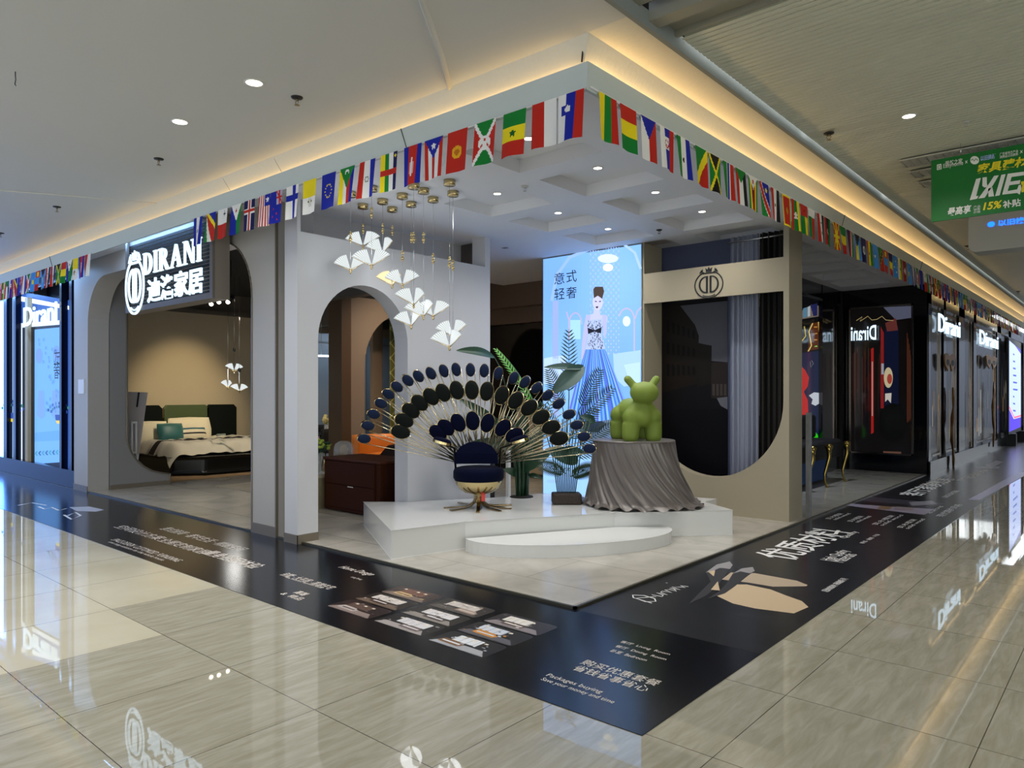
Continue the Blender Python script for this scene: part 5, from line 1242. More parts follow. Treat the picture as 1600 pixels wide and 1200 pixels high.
# room photographs printed on the mat
rp = random.Random(9)
def rounded(x0, y0, x1, y1, r=.04):
    o = []
    for cx_, cy_, a0 in ((x1-r, y1-r, 0), (x0+r, y1-r, 90), (x0+r, y0+r, 180), (x1-r, y0+r, 270)): o += arcp(cx_, cy_, r, r, a0, a0+90, 4)
    return o
colsx = []
for (pl_, pr_) in (((507.5, 947.5), (572.5, 969)), ((580, 971), (656, 996)), ((665, 1001), (752, 1030))):
    a_, b_ = g(*pl_), g(*pr_); colsx.append((a_.x, b_.x, (a_.y+b_.y)/2))
ytop = g(625, 914).y; 
SCN = [('2a2020', '8a7a74', '5d4a42', 'b6aca8'), ('241d1a', '6d5c50', 'cfc8c2', '3a2c26'), ('3a2e2a', '77685f', '6f4a3c', 'c2a878'), ('1d1b1c', 'a29a98', 'd2cfd2', '6a5c5a'), ('26221f', '8c847f', 'd9d6d8', '4a3f3c'), ('2c2927', '57504c', 'c9c1ba', 'a08a7c'), ('17181c', 'a5a6ac', 'dfe2e8', '7a5a3c'), ('1b1a1d', '5c5a62', 'cdd3df', 'c98a3a'), ('2a2528', '8a8084', 'e2ddd6', '5b4b45')]
n_ = 0
for (xa_, xb_, yb_) in colsx:
    H_ = (ytop-yb_)/3
    for r_ in range(3):
        x0_, x1_, y0_, y1_ = xa_, xb_, yb_+r_*H_+.008, yb_+(r_+1)*H_-.008
        c = SCN[n_]; b = B(); W_ = x1_-x0_; Hh = y1_-y0_
        def q3(pts_, col, d=0): b.poly([(x0_+W_*u_, y0_+Hh*v_, ZM+.0004*d) for u_, v_ in pts_], col)
        q3([((x_-x0_)/W_, (y_-y0_)/Hh) for x_, y_ in rounded(x0_, y0_, x1_, y1_)], c[0])
        q3([(.02, .04), (.98, .04), (.85, .34), (.12, .34)], c[1], 1)                                  # floor of the room
        q3(rect(.15+.1*rp.random(), .45, .62+.2*rp.random(), .86), c[2], 1)                            # window or wall panel
        for k in range(4): q3(rect(.25+.12*k, .45, .255+.12*k, .86), c[0], 2)
        s0_ = .1+.4*rp.random()
        q3([(s0_, .2), (s0_+.38, .16), (s0_+.42, .34), (s0_+.36, .36), (s0_+.34, .44), (s0_+.04, .46), (s0_, .36)], c[3], 3)   # sofa or bed
        q3([(s0_+.04, .28), (s0_+.36, .26), (s0_+.36, .33), (s0_+.04, .35)], c[2], 4)
        for k in range(14):
            u_, v_ = .05+.88*rp.random(), .08+.8*rp.random(); q3(rect(u_, v_, u_+.02+.05*rp.random(), v_+.015+.06*rp.random()), rp.choice(c[1:]), 5)
        for k in range(3): u_ = .2+.2*k+.1*rp.random(); q3([(u_, .8), (u_+.05, .8), (u_+.06, .72), (u_-.01, .72)], 'e6dccb', 5)
        build(b, 'room_photograph', painted('floor_print', 0, .3, .4), ml); n_ += 1
# right mat
def pgn(pts_, mat, nm, par, d=0): return build(B().poly([V((*g(px, py).xy, ZM+.0005*d)) for px, py in pts_]), nm, mat, par)
C3 = lambda L_: [(820+x_/3.2, 850+y_/3.2) for x_, y_ in L_]
tan = M('tan_print', 'bfa98b', .5); tan2 = M('tan_print_light', 'ab9a85', .5); gp = M('grey_leather_print', '4a4a50', .4); gp2 = M('grey_leather_print_light', '8b898c', .4)
pgn(C3([(985, 180), (1030, 145), (1150, 148), (1360, 186), (1415, 208), (1405, 214), (1240, 216), (1120, 196)]), tan2, 'swatch_picture', mr)
pgn(C3([(960, 262), (1030, 205), (1110, 205), (1230, 230), (1300, 258), (1385, 288), (1418, 318), (1345, 350), (1150, 325), (1040, 300)]), tan, 'swatch_picture', mr)
pgn(C3([(905, 145), (960, 105), (1025, 90), (1040, 108), (1010, 150), (960, 215), (905, 262), (820, 302), (880, 240), (930, 190)]), M('dark_leather_print', '2a2b30', .4), 'swatch_picture', mr, 1)
pgn(C3([(905, 145), (960, 105), (1025, 90), (1040, 108), (1025, 128), (975, 122), (940, 138)]), gp2, 'swatch_picture', mr, 2)
pgn(C3([(1040, 150), (1085, 125), (1140, 118), (1150, 138), (1105, 170), (1050, 215), (1000, 250), (915, 277), (970, 240), (1010, 200)]), M('dark_leather_print', '2a2b30', .4), 'swatch_picture', mr, 2)
pgn(C3([(1040, 150), (1085, 125), (1140, 118), (1150, 138), (1125, 150), (1080, 140)]), gp2, 'swatch_picture', mr, 3)
pgn(C3([(930, 232), (965, 190), (975, 236)]), tan, 'swatch_picture', mr, 3); pgn(C3([(915, 140), (952, 135), (945, 165)]), tan, 'swatch_picture', mr, 3)
b = B()
cur = [(0, 0), (.06, .34), (.16, .42), (.24, .28), (.2, .08), (.1, 0), (.0, .1), (.05, .3), (.3, .12), (.34, .22), (.35, .05), (.42, .08), (.46, .22), (.47, .04), (.52, .18), (.58, .2), (.6, .05), (.66, .2), (.72, .16), (.7, .03), (.78, .12), (.79, .2), (.8, .03), (.86, .2), (.92, .1), (.94, .03), (1, .14), (1.02, .02)]
o_ = g(1022, 944); e_ = g(1070, 917); d1 = (e_-o_); L_ = d1.y
for q_ in stroke(cur, .022): b.poly([(o_.x-v_*L_*.9-.02, o_.y+u_*L_, ZM) for u_, v_ in q_])
b.poly([(o_.x-.36*L_-.0, o_.y+L_*.99+dx, ZM) for dx in (0, .012)]+[(o_.x-.40*L_, o_.y+L_*1.0, ZM)])
build(b, 'floor_signature', white_ink, mr)
def ftr(body, px, py, px2, ht, **k): ft(body, px, py, px2, ht, mat=white_ink, right=True, **k)
ftr('优质材料', 1240, 877, 1333, .42, bold=.01)
ftr('High Quality', 1303, 878, 1332, .13); ftr('Materials', 1318, 880, 1340, .12)
ftr('超大收纳 高端系列', 1294, 926, 1326, .06); ftr('全屋设计 一站式', 1296, 924, 1320, .05)
ftr('Quality', 1325, 842, 1345, .1)
for (px, py, p2) in ((1306, 813, 1330), (1341, 817, 1362), (1380, 822, 1412), (1420, 827, 1446)): ftr('实木框架\nsolid wood', px, py, p2, .14)
ftr('舒适 · 耐用 · 环保', 1350, 850, 1376, .05)
ftr('客厅家装效果', 1438, 776, 1495, .34, bold=.015); ftr('LIVING ROOM SERIES', 1480, 778, 1500, .08)
for (px, py, p2) in ((1455, 803, 1475), (1475, 808, 1505), (1503, 752, 1530), (1520, 748, 1546)): ftr('现代简约风格', px, py, p2, .1)
b = B(); 
def fq(pts_, c, d=0): b.poly([V((*g(px, py).xy, ZM+.0006*d)) for px, py in pts_], c)
fq([(1318, 790), (1330, 782), (1352, 776), (1475, 787), (1445, 805)], '3c3a42'); fq([(1318, 790), (1327, 787), (1460, 796), (1444, 805)], '9d94a6', 1)
fq([(1338, 783), (1420, 789), (1418, 794), (1335, 788)], '18181d', 2); fq([(1375, 791), (1395, 792), (1390, 797), (1370, 796)], '8a6a4c', 2); fq([(1420, 785), (1455, 783), (1466, 788), (1425, 791)], '86838e', 2)
fq([(1400, 792), (1430, 794), (1425, 798), (1396, 797)], '8f8084', 3)
build(b, 'room_photograph', MATS['floor_print'], mr)
b = B(); fq([(1513, 781), (1531, 781.5), (1600, 744), (1600, 738), (1586, 741)], '9694b4'); build(b, 'pale_strip', MATS['floor_print'], mr)
b = B(); fq([(1540, 728), (1556, 720), (1568, 722), (1552, 730)], '6f7080'); fq([(1525, 732), (1560, 733), (1562, 730), (1530, 729)], '5f6274', 1); build(b, 'room_photograph', MATS['floor_print'], mr)

# ------------------------------------------------------------------ ceiling fittings
lens = M('downlight_lens', 'ffffff', .5, emit=7, ecol='fff4e2')
def downlight(c, label, power, group, r=.055, dim=False):
    t = thing('recessed_downlight', label, 'ceiling light', c, 0, group)
    z = c[2]
    build(B().lathe((c[0], c[1], z-.006), [(r*1.25, .006), (r*1.25, 0), (r*1.02, 0), (r*1.0, .006)], 24), 'trim_ring', M('ring_white', 'd0cfca', .4), t)
    build(B().lathe((c[0], c[1], z-.004), [(r, 0), (r, .003)], 20), 'lens', lens, t)
    if power:
        l = bpy.data.lights.new('downlight_beam', 'SPOT'); l.energy = power; l.spot_size = math.radians(140); l.spot_blend = 1; l.shadow_soft_size = r; l.color = (1, .97, .92)
        o = bpy.data.objects.new('downlight_beam', l); o.location = (c[0], c[1], z-.02); COL.objects.link(o)
HALLP = 140
def seen(x, y, z):
    t = x*FW[0]+y*FW[1]; l = x*RT[0]+y*RT[1]
    return t > .1 and -20 < CX+FP*l/t < 1620 and HY-FP*(z-EYE)/t > -20
a_ = g(397, 129, ZC); b_ = g(281, 190, ZC); e_ = g(1420, 181, 4.02)
downlight(a_, 'bright recessed downlight in the plain ceiling nearer the fascia corner', HALLP, None, .06)
downlight(b_, 'bright recessed downlight in the plain ceiling farther left', HALLP, None, .06)
downlight(e_, 'bright recessed downlight in the slatted ceiling at upper right', HALLP, None, .05)
gap = a_-b_
lab2 = 'recessed downlight of the walkway ceilings beyond the picture edge'
for p in [(-6, 1.0), (-9.5, 1.0), (-3.6, .6), (-3.6, -2), (-7, -2), (-12, -.5), (-13, 2.2), (-17, 2.0)]:
    if not seen(p[0], p[1], ZC): downlight((p[0], p[1], ZC), lab2, HALLP, 'walkway downlights')  # added lamps, kept only where unseen, to lift the walkway light
for p in [(.8, 3.0), (.8, -1), (3.8, 1), (3.8, 5.5), (.6, 5.6), (3.6, 9.8)]:
    if not seen(p[0], p[1], 4.05): downlight((p[0], p[1], 4.05), lab2, HALLP, 'walkway downlights')
for k, yy in enumerate((14.0, 18.5, 23, 27.5)):
    for xx in (.6,): downlight((xx, yy, 4.02), ['recessed downlight of the slatted ceiling beyond the green banner', 'second recessed downlight beyond the green banner', 'third recessed downlight beyond the green banner', 'farthest recessed downlight along the slatted ceiling'][k], HALLP*.8, None, .05)
# downlights in the coffers
cl = 0
for nm, px, py in (('behind the striped flags near the corner', 826, 217), ('in the coffer nearest the fascia corner', 934, 263), ('in the middle coffer of the outer row', 1024, 301), ('in the coffer above the glowing poster', 872, 333), ('in the inner coffer above the butterfly pendants', 777, 303), ('in the outer coffer nearest the beige portal', 1097, 331), ('in the inner coffer beside the poster top', 950, 358)):
    p = g(px, py, ZS+.12); downlight((p.x, p.y, ZS+.125), 'warm recessed downlight '+nm, 80, None, .042)
spr_m = M('sprinkler_black', '17120f', .5); brass = M('sprinkler_brass', '8a7a5a', .3, 1.)
def sprinkler(px, py, z, label, white=False, s=1.):
    c = g(px, py, z); t = thing('fire_sprinkler', label, 'sprinkler', tuple(c))
    m1 = M('sprinkler_white', 'b9b9b6', .5) if white else spr_m
    build(B().lathe(c-V((0, 0, .012)), [(.03*s, 0), (.045*s, .004), (.048*s, .012)], 20), 'escutcheon', m1, t)
    b = B(); b.tube([c-V((0, 0, .01)), c-V((0, 0, .03*s))], .01*s, 8)
    for s_ in (-1, 1): b.tube([c+V((.012*s_, 0, -.02))*s, c+V((.02*s_, 0, -.04))*s, c+V((.004*s_, 0, -.06))*s], .003, 5)
    build(b, 'sprinkler_frame', brass if not white else m1, t)
    build(B().lathe(c-V((0, 0, .066*s)), [(.022*s, 0), (.022*s, .003)], 12), 'deflector', brass if not white else m1, t)
sprinkler(464, 152, ZC, 'black sprinkler head in plain ceiling right of the near downlight')
sprinkler(248, 248, ZC, 'black sprinkler head in plain ceiling below the farther downlight')
sprinkler(89, 323, ZC, 'black sprinkler head in plain ceiling near the far left seam')
sprinkler(1, 364, ZC, 'black sprinkler head cut by the left edge of the photo')
sprinkler(1295, 208, 4.0, 'black sprinkler head in slatted ceiling near the warm cove')
sprinkler(1431, 548*.46+0, 4.0, 'small sprinkler head under the slatted ceiling near the banner', True, .6) if False else None
sprinkler(1509, 190, 4.02, 'small pale sprinkler hanging under the slatted ceiling upper right', True, .7)
sprinkler(1512, 384, 4.0, 'dark sprinkler head beside the blue lit ceiling sign')
sprinkler(1591, 455, 4.0, 'dark sprinkler head far down the slatted ceiling')
sprinkler(820, 291, ZS, 'pale sprinkler head under the coffered soffit near the pendants', True, .8)
sprinkler(1030, 359, ZS, 'dark sprinkler head under the coffered soffit above the beige portal', False, .8)
hk = g(24, 112, ZC); tag(build(B().tube([hk, hk-V((0, 0, .03)), hk+V((.01, 0, -.06)), hk+V((-.012, 0, -.09)), hk+V((.012, 0, -.105))], .004, 6), 'ceiling_hook', M('wire_grey', '55585a', .4, .6)), 'small wire hook hanging from the plain ceiling at upper left', 'hook')
tag(build(B().box(*(lambda a, b_: (a.x, b_.x, a.y, a.y+.07))(g(790, 386, ZS), g(840, 400, ZS)), ZS-.006, ZS+.002), 'soffit_vent', M('vent_grey', '7f8288', .5)), 'narrow slot vent in the soffit left of the glowing poster', 'vent')
# air grilles above the banner
gm_ = M('grille_grey', 'b3b2a6', .45)
for k, (pa_, pb2_, w_, lab) in enumerate((((1407, 250), (1700, 190), .28, 'long perforated air grille nearest in slatted ceiling above the banner'), ((1422, 268), (1560, 240), .26, 'middle perforated air grille above the banner'), ((1436, 284), (1560, 256), .26, 'rear perforated air grille partly behind the banner'))):
    a_ = g(*pa_, 4.0); x0_, y0_ = a_.x, a_.y; x1_ = x0_+(3.2 if k == 0 else 1.4)
    t = thing('air_grille', lab, 'air grille', (x0_, y0_, 4.0))
    build(B().box(x0_, x1_, y0_, y0_+w_, 4.0, 4.006), 'grille_backing', M('grille_dark', '2a2a27', .8), t)
    b = B()
    for j_ in range(6): yy = y0_+w_*j_/5; b.box(x0_, x1_, yy-.006, yy+.006, 3.985, 4.0)
    xx = x0_
    while xx < x1_: b.box(xx-.006, xx+.006, y0_, y0_+w_, 3.985, 4.0); xx += .075
    build(b, 'grille_bars', gm_, t)
# green hanging banner
YG = 8.16
def yg(px, py): return ay(px, py, YG)
bx0 = yg(1455, 300).x; bz1, bz0 = yg(1455, 251).z, yg(1455, 347).z
bn = thing('green_banner', 'green hanging sale banner with yellow and white Chinese lettering', 'banner', (bx0+1.4, YG, bz1))
build(B().box(bx0, bx0+3.0, YG, YG+.02, bz0, bz1), 'banner_sheet', M('banner_green', '046a22', .4), bn)
build(B().tube([(bx0+.25, YG+.01, bz1), (bx0+.25, YG+.01, 4.02)], .003, 4).tube([(bx0+2.6, YG+.01, bz1), (bx0+2.6, YG+.01, 4.02)], .003, 4), 'banner_wire', chrome, bn)
yel = M('banner_yellow', 'e6d51c', .5); wh = M('banner_white', 'e4e4de', .5)
def gt(body, px, py, px2, py2, mat, shear=0., bold=0.):
    o_ = yg(px, py); e_ = yg(px2, py); z_ = yg(px, py2).z; text(body, 'banner_lettering', mat, bn, (o_.x, YG-.004, o_.z), (1, 0, 0), (0, 0, 1), e_.x-o_.x, z_-o_.z, shear=shear, bold=bold)
gt('家具建材焕新', 1526, 273, 1650, 257, yel, .2, .03)
gt('15%', 1536, 329, 1566, 317, yel, .2, .03); gt('补贴', 1567, 326, 1595, 314, wh, 0, .025); gt('最高享', 1480, 338, 1518, 325, wh, .2, .025)
gt('产品\n销售\n价格', 1521, 334, 1532, 322, wh, .1); gt('居然之家', 1477, 260, 1504, 252, wh, 0, .01); gt('Easyhome', 1474, 265, 1505, 256.5, wh)
gt('×', 1508, 256, 1512, 251, wh); gt('以旧换新', 1532, 252, 1556, 244, M('banner_violet', '9db4e0', .5), .1, .03); gt('广东省地方产业\n消费品以旧换新', 1562, 248, 1591, 239, wh, 0, .01); gt('×', 1594, 240, 1598, 235, wh)
b = B(); 
def gpx(pts_): b.poly([yg(px, py)+V((0, -.004, 0)) for px, py in pts_])
gpx([(1464, 257.5), (1471, 256), (1471.5, 264.5), (1464, 266)]); gpx(ELL(1523, 250.5, 7, 6.5)); build(b, 'banner_logo', wh, bn)
b = B()
def gp3(pts_): b.poly([yg(px, py)+V((0, -.006, 0)) for px, py in pts_])
for q_ in stroke([(1466, 259), (1469.5, 258.5), (1469.5, 263.5), (1466, 264)], 1.0, True): gp3(q_)
for q_ in stroke([(1517.5, 251), (1520, 248.5), (1522, 252), (1525, 248), (1528, 251)], 1.2): gp3(q_)
build(b, 'banner_logo_mark', MATS['banner_green'], bn)
# big white characters drawn as strokes (heavy slanted)
b = B()
C7 = lambda L_: [(1440+x_/7.5, 220+y_/7.5) for x_, y_ in L_]
for L_ in ([(640, 448), (695, 436), (640, 650), (668, 646), (650, 680), (565, 697)], [(715, 432), (765, 425), (765, 500), (778, 545), (735, 548), (712, 530)], [(850, 412), (905, 405), (838, 520), (740, 668), (665, 678), (780, 520)], [(780, 560), (830, 545), (850, 650), (785, 658)],
           [(935, 400), (985, 392), (915, 640), (862, 650)], [(1010, 388), (1200, 362), (1200, 405), (1055, 425), (1040, 480), (1160, 462), (1150, 505), (1030, 522), (1008, 590), (1120, 570), (1140, 520), (1185, 515), (1150, 632), (1120, 612), (945, 632)]): gpx(C7(L_))
build(b, 'banner_lettering', wh, bn)
b = B()
for L_ in ([(1165, 480), (1300, 455), (1300, 500), (1230, 510), (1210, 600), (1170, 605)],): gpx([(x_, y_) for x_, y_ in C7(L_)])
build(b, 'banner_lettering', yel, bn)
# ceiling light box with blue lettering
YB2 = 11.0
c0, c1 = ay(1513, 395, YB2), ay(1513, 348, YB2)
hb2 = thing('ceiling_light_sign', 'pale rounded hanging box with glowing blue lettering beyond the banner', 'sign', (c0.x+1.2, YB2, c1.z))
zt_, zb_2, xL_ = c1.z+.12, c0.z, c0.x
build(B().prism([(x_, YB2, z_) for x_, z_ in rounded(xL_, zb_2, xL_+3.2, zt_, .09)], (0, .35, 0)), 'sign_body', M('sign_body_grey', 'b7b8b2', .5), hb2)
o_ = ay(1543, 355, YB2-.004); text('◉ 以旧换新 | 焕新家', 'sign_lettering', M('blue_glow', '1c6cff', .5, emit=3, ecol='1560ff'), hb2, (o_.x, YB2-.006, ay(1543, 357, YB2).z), (1, 0, 0), (0, 0, 1), .85, .085, bold=.02)
build(B().tube([(xL_+.4, YB2+.17, zt_), (xL_+.4, YB2+.17, 4.02)], .008, 5).tube([(xL_+2.6, YB2+.17, zt_), (xL_+2.6, YB2+.17, 4.02)], .008, 5), 'hanger_rod', chrome, hb2)

# ------------------------------------------------------------------ strings of flags
W_, R_, G_, Bl, Y_, K_, O_, S_, N_, Cy = 'e4e4e4', 'b8281c', '127a30', '16259a', 'ead61e', '16161a', 'c8701f', '3f8fe0', '16164e', '2a76c8'
def tri(pts_, u, v):
    (x1, y1), (x2, y2), (x3, y3) = pts_
    d = (x2-x1)*(y3-y1)-(x3-x1)*(y2-y1); a = ((x2-u)*(y3-v)-(x3-u)*(y2-v))/d; b_ = ((x3-u)*(y1-v)-(x1-u)*(y3-v))/d
    return a >= 0 and b_ >= 0 and 1-a-b_ >= 0
def flagcol(spec):
    def f(u, v):
        c = W_
        for op in spec:
            k = op[0]
            if k == 'v' or k == 'h':
                t = u if k == 'v' else v; cs = op[1]; ws = op[2] if len(op) > 2 else [1]*len(cs); s_ = sum(ws); acc = 0
                for cc, w_ in zip(cs, ws):
                    acc += w_/s_
                    if t <= acc+1e-9: c = cc; break
            elif k == 'r' and op[1] <= u <= op[2] and op[3] <= v <= op[4]: c = op[5]
            elif k == 'd' and (u-op[1])**2+((v-op[2])*1.5)**2 <= op[3]**2: c = op[4]
            elif k == 't' and tri(op[1], u, v): c = op[2]
            elif k == 'l':
                (x0, y0), (x1, y1) = op[1]; y0 *= 1.5; y1 *= 1.5; vv = v*1.5; L_ = math.hypot(x1-x0, y1-y0)
                if abs((x1-x0)*(vv-y0)-(y1-y0)*(u-x0))/L_ <= op[2]/2: c = op[3]
            elif k == 's':
                dx, dy = u-op[1], (v-op[2])*1.5; a = math.atan2(dx, -dy) % (2*math.pi/5); a = min(a, 2*math.pi/5-a); rr_ = math.hypot(dx, dy)
                if rr_ <= op[3]*(.42+.58*max(0, 1-a/(math.pi/5))**1.4): c = op[4]
            elif k == 'rot': pass
        return c
    return f
FL = [  # left arm, listed outward from the store corner
 ('white, blue and red flag with shield', [('v', [W_, Bl, R_]), ('r', .12, .46, .24, .44, Bl), ('d', .40, .33, .11, W_)]),
 ('red and white halved flag', [('v', [R_, W_])]),
 ('green, yellow, red flag with green star', [('h', [G_, Y_, R_]), ('s', .5, .5, .16, '0b5a26')]),
 ('red and green flag with white saltire', [('t', [(0, 0), (0, 1), (.5, .5)], R_), ('t', [(1, 0), (1, 1), (.5, .5)], R_), ('t', [(0, 0), (1, 0), (.5, .5)], G_), ('t', [(0, 1), (1, 1), (.5, .5)], G_), ('l', ((0, 0), (1, 1)), .12, W_), ('l', ((1, 0), (0, 1)), .12, W_), ('d', .5, .5, .27, W_), ('s', .5, .41, .08, R_), ('s', .38, .56, .08, R_), ('s', .62, .56, .08, R_)]),
 ('red flag with yellow sun', [('h', [R_]), ('d', .5, .52, .24, 'e0a81e'), ('d', .5, .52, .12, 'b86a1a')]),
 ('red and white striped flag with blue star triangle', [('v', [R_, W_, R_, W_, R_]), ('t', [(0, 0), (1, 0), (.5, .52)], Bl), ('s', .5, .2, .15, W_)]),
 ('blue, red, blue flag with white temple', [('v', [Bl, R_, Bl], [1, 2, 1]), ('r', .36, .64, .42, .74, 'd8a8a8'), ('r', .44, .56, .3, .78, W_)]),
 ('blue, white, green, yellow striped flag with red band', [('v', [Y_, G_, W_, N_]), ('r', 0, 1, .42, .58, R_), ('s', .88, .12, .08, Y_)]),
 ('red, white, blue flag with round seal', [('v', [R_, W_, Bl]), ('d', .5, .5, .12, '7d8f7d'), ('d', .5, .5, .07, W_)]),
 ('yellow, white, red, blue flag with green triangle', [('v', [Y_, W_, R_, Bl]), ('t', [(0, 0), (1, 0), (.5, .58)], G_), ('d', .5, .16, .15, W_), ('d', .5, .21, .13, G_)]),
 ('blue flag with ring of yellow stars', [('h', [Bl])]+[('d', .5+.27*math.cos(a*math.pi/6), .5+.18*math.sin(a*math.pi/6), .045, Y_) for a in range(12)]),
 ('yellow over white flag', [('h', [Y_, W_]), ('r', .3, .7, .62, .66, '6f6f4a'), ('r', .4, .6, .56, .8, '8a8a5a'), ('r', .46, .54, .56, .8, W_)]),
 ('white flag with blue cross', [('h', [W_]), ('r', .52, .76, 0, 1, Bl), ('r', 0, 1, .28, .44, Bl)]),
 ('blue flag with red stars and small union canton', [('h', [Bl]), ('r', .5, 1, 0, .42, 'a8a8c8'), ('l', ((.5, 0), (1, .42)), .09, R_), ('r', .7, .8, 0, .42, R_), ('r', .5, 1, .17, .25, R_), ('s', .3, .55, .07, R_), ('s', .5, .68, .07, R_), ('s', .25, .8, .07, R_), ('s', .55, .88, .07, R_)]),
 ('red and white pinstriped flag with blue star corner', [('v', [R_, W_]*5+[R_]), ('r', .5, 1, 0, .36, Bl), ('s', .74, .17, .15, W_)]),
 ('navy flag with red and white cross', [('h', [N_]), ('r', .38, .68, 0, 1, W_), ('r', 0, 1, .26, .46, W_), ('r', .46, .60, 0, 1, R_), ('r', 0, 1, .315, .405, R_)]),
 ('blue and green flag with red star on white', [('v', [Bl, G_]), ('t', [(0, 0), (1, 0), (.5, .55)], W_), ('s', .48, .2, .12, R_)]),
 ('white over red flag with cross', [('h', [W_, R_]), ('r', .68, .74, .06, .28, '4a4a4a'), ('r', .6, .82, .14, .2, '4a4a4a')]),
 ('fan striped flag of green, white, red, yellow, blue', [('h', [G_]), ('t', [(0, 0), (0, 1.0), (.5, 1)], G_), ('t', [(0, 0), (.3, 1), (.75, 1)], W_), ('t', [(0, 0), (.6, 1), (1, .95)], R_), ('t', [(0, 0), (1, 1.0), (1, .5)], R_), ('t', [(0, 0), (1, .62), (1, .0)], Y_), ('t', [(.25, 0), (1, .42), (1, 0)], Bl)]),
 ('blue, white, blue flag with small emblem', [('v', [Bl, W_, Bl]), ('d', .5, .5, .11, '4a6a7a')]),
]
FR = [  # right arm, outward from the corner
 ('yellow, green, red vertical flag', [('v', [Y_, G_, R_])]), ('red, yellow, green banded flag', [('h', [R_, Y_, G_])]), ('white and red flag with blue triangle', [('v', [W_, R_]), ('t', [(0, 0), (1, 0), (.5, .5)], Bl)]),
 ('white, blue, red flag with red shield', [('v', [W_, Bl, R_]), ('r', .28, .62, .22, .5, W_), ('d', .46, .38, .17, R_), ('r', .42, .5, .26, .46, W_), ('r', .34, .58, .33, .38, W_)]), ('green, white, blue flag with black hat', [('v', [G_, W_, Bl]), ('t', [(.36, .55), (.56, .62), (.52, .48)], K_)]),
 ('green and red flag with yellow diagonal', [('t', [(0, 0), (1, 0), (0, 1)], G_), ('t', [(1, 0), (1, 1), (0, 1)], R_), ('l', ((1, .1), (0, .9)), .33, Y_)]), ('black and green flag with yellow saltire', [('t', [(0, 0), (0, 1), (.5, .5)], G_), ('t', [(1, 0), (1, 1), (.5, .5)], G_), ('t', [(0, 0), (1, 0), (.5, .5)], K_), ('t', [(0, 1), (1, 1), (.5, .5)], K_), ('l', ((0, 0), (1, 1)), .13, Y_), ('l', ((1, 0), (0, 1)), .13, Y_)]),
 ('green, blue, red flag with white lines', [('v', [G_, W_, Bl, W_, R_], [3, .6, 1.6, .6, 3])]), ('red, white, black flag with green triangle', [('v', [R_, W_, K_]), ('t', [(0, 0), (1, 0), (.5, .38)], G_)]), ('green, yellow, red, black flag with white triangle', [('v', [G_, Y_, R_, K_, R_, Y_, G_]), ('t', [(0, 0), (1, 0), (.5, .4)], W_), ('s', .5, .15, .13, R_)]),
 ('green and blue flag with red white-edged diagonal', [('t', [(0, 0), (0, 1), (1, 1)], G_), ('t', [(0, 0), (1, 0), (1, 1)], Bl), ('l', ((0, 0), (1, 1)), .36, W_), ('l', ((0, 0), (1, 1)), .26, R_), ('d', .7, .2, .1, Y_)]), ('red, white, black flag with small gold eagle', [('v', [R_, W_, K_]), ('d', .5, .5, .09, '6a5a1e')]), ('red flag with yellow border', [('h', [Y_]), ('r', .08, .92, .06, .94, R_), ('d', .5, .5, .16, 'b98a1e')]),
 ('red, green, yellow flag with white star', [('v', [R_, G_, Y_]), ('s', .5, .5, .22, W_)]), ('green and yellow flag under red', [('v', [G_, Y_]), ('h', [R_]) if False else ('r', 0, 1, 0, .38, R_), ('s', .5, .18, .1, K_)]), ('white, green, red flag', [('v', [G_, R_]), ('r', 0, 1, 0, .3, W_)]),
 ('red, white, black flag with two green stars', [('v', [R_, W_, K_]), ('s', .5, .3, .09, G_), ('s', .5, .65, .09, G_)]), ('red, black, green flag with crescent', [('v', [R_, K_, G_], [1, 2, 1]), ('d', .5, .5, .14, W_), ('d', .55, .47, .12, K_)]), ('red flag with yellow sun rays', [('h', [R_]), ('l', ((0, 0), (1, 1)), .13, Y_), ('l', ((1, 0), (0, 1)), .13, Y_), ('l', ((.5, 0), (.5, 1)), .12, Y_), ('l', ((0, .5), (1, .5)), .12, Y_), ('d', .5, .5, .16, Y_)]),
 ('green, yellow, red banded flag', [('h', [G_, Y_, R_])]), ('navy flag with thin green and red strips', [('v', [N_, R_, W_, G_], [3, 1, .6, 1])]), ('aqua and yellow flag with black triangle', [('v', [S_, Y_, S_]), ('t', [(0, 0), (1, 0), (.5, .5)], K_)]),
 ('navy flag with white seal', [('h', [N_]), ('d', .5, .5, .27, W_), ('d', .5, .5, .16, '6a8a8a')]), ('red, yellow, green flag with small shield', [('v', [R_, Y_, G_]), ('d', .5, .5, .1, '6a5a1e')]), ('sky blue flag with white star', [('h', [S_]), ('s', .5, .5, .2, W_)]), ('green and red flag with black diagonal', [('t', [(0, 0), (0, 1), (1, 0)], G_), ('t', [(1, 0), (1, 1), (0, 1)], R_), ('l', ((1, 0), (0, 1)), .34, Y_), ('l', ((1, 0), (0, 1)), .24, K_)]),
 ('red flag with blue band and yellow emblem', [('v', [R_]), ('r', 0, 1, .36, .66, S_), ('r', .25, .7, .04, .26, Y_)]), ('navy and yellow block flag', [('h', [N_]), ('r', 0, 1, .4, .72, Y_), ('r', 0, 1, .72, 1, R_)]), ('light blue flag with small stars', [('h', [S_]), ('s', .5, .25, .08, W_), ('s', .5, .75, .08, W_), ('s', .25, .5, .08, W_), ('s', .75, .5, .08, W_)]),
 ('white and yellow flag with green edge', [('v', [W_, Y_, G_]), ('d', .5, .5, .1, K_)]), ('red and black flag with white oval', [('v', [R_, K_, R_]), ('d', .5, .5, .22, W_)]), ('bright blue flag with yellow sun', [('h', [S_]), ('d', .5, .5, .2, Y_)]), ('blue and white triple striped flag', [('v', [Bl, W_, K_, W_, Bl])]),
]
STR = M('flag_string', 'd5d5d8', .6)
flag_m = painted('flag_cloth', .0, .75, .2)
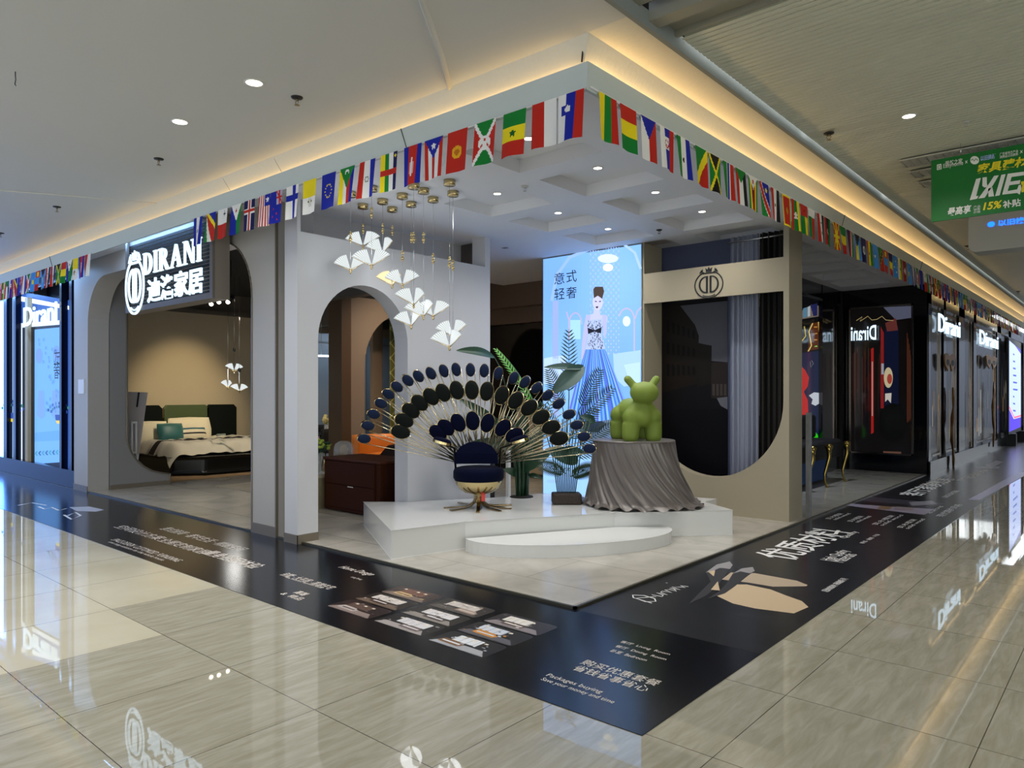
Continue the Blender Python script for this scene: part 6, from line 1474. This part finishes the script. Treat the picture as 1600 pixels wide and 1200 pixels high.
def make_flag(desc, spec, c, ux, res, seed, group):
    """c: top middle, ux: unit vector to the reader's right"""
    rf = random.Random(seed); nu, nv = res; w_, h_ = .215, .325; n = V(ux).cross(V((0, 0, 1))); ph = rf.uniform(0, 6); am = rf.uniform(.006, .018); tl_ = rf.uniform(-.02, .02); fc = flagcol(spec)
    def fn(u, v): return V(c)+V(ux)*((u-.5)*w_*(1-.05*v)+tl_*v)+V((0, 0, -h_*v))+n*(am*v*math.sin(u*5+ph)+.012+.02*v)
    b = B(); b.grid(fn, nu, nv, fc); b.c = [x or W_ for x in b.c]
    return build(b, 'string_flag', flag_m)
def label_flags(lst, where):
    n = len(lst)
    for i, (o, desc) in enumerate(lst):
        nb = lst[i-1][1] if i else None
        short = ' '.join(nb.split()[:3]).rstrip(',') if nb else None
        short = short[:-4].rstrip(' ,') if short and short.endswith(' and') else short
        lb_ = f'{desc}, {where}' + (f', after the {short} one' if nb else ', nearest the corner')
        ws_ = lb_.split()
        if len(ws_) > 16: lb_ = f'{desc} {where.split(" ")[-2]} {where.split(" ")[-1]}'
        tag(o, ' '.join(lb_.split()[:16]), 'flag', 'string of paper world flags')
left = []
XsL = [-2.90, -3.13, -3.40, -3.69, -3.98, -4.25, -4.50, -4.80, -5.09, -5.38, -5.66, -5.97, -6.26, -6.55, -6.77, -7.07, -7.34, -7.64, -7.90, -8.21]
for i, (x_, (ds, sp_)) in enumerate(zip(XsL, FL)): left.append((make_flag(ds, sp_, (x_, 3.968, 3.625), (1, 0, 0), (22, 33), i, 'l'), ds))
label_flags(left, 'left string')
right = []
YsR = [4.20, 4.46, 4.74, 5.02, 5.28, 5.60, 5.85, 6.12, 6.38, 6.66, 6.93, 7.21, 7.51, 7.77, 8.03, 8.27, 8.57, 8.81, 9.13, 9.38, 9.67, 9.98, 10.26, 10.53, 10.81, 11.10, 11.37, 11.63, 11.90, 12.18, 12.46, 12.74, 13.02]
for i, (y_, (ds, sp_)) in enumerate(zip(YsR, FR)): right.append((make_flag(ds, sp_, (-2.778, y_, 3.64), (0, 1, 0), (22, 33) if i < 12 else (12, 18), 40+i, 'r'), ds))
label_flags(right, 'right string')
rf = random.Random(21); far = []; BASE = FL+FR; used = {}
i = 0; y_ = 13.30
while y_ < 27 and i < 50:
    ds, sp_ = BASE[(i*7+3) % len(BASE)]; o = make_flag(ds, sp_, (-2.778, y_, 3.64), (0, 1, 0), (8, 12), 90+i, 'r')
    tag(o, f'far small {ds}, over dark shopfronts', 'flag', 'far flags over the dark shopfronts'); y_ += .28; i += 1
x_ = -11.62; i = 0
while x_ > -16.4:
    ds, sp_ = BASE[(i*5+1) % len(BASE)]; o = make_flag(ds, sp_, (x_, 3.968, 3.625), (1, 0, 0), (12, 18), 150+i, 'l')
    k_ = used.get(ds, 0); used[ds] = k_+1
    tag(o, f'{ds}, above blue shopfront', 'flag', 'flags over the blue shopfront'); x_ -= .245; i += 1
b = B(); b.tube([(-2.79, 3.966, 3.628), (-5, 3.966, 3.622), (-8.4, 3.966, 3.626)], .006, 5)
tag(build(b, 'flag_string', STR), 'thin white cord holding the left row of flags', 'cord')
b = B(); b.tube([(-2.775, 4.0, 3.642), (-2.775, 12, 3.642), (-2.775, 27, 3.642)], .008, 5)
tag(build(b, 'flag_string', STR), 'thin white cord holding the right row of flags', 'cord')
b = B(); b.tube([(-11.5, 3.966, 3.627), (-16.5, 3.966, 3.627)], .006, 5)
tag(build(b, 'flag_string', STR), 'thin white cord holding the flags above the blue shopfront', 'cord')
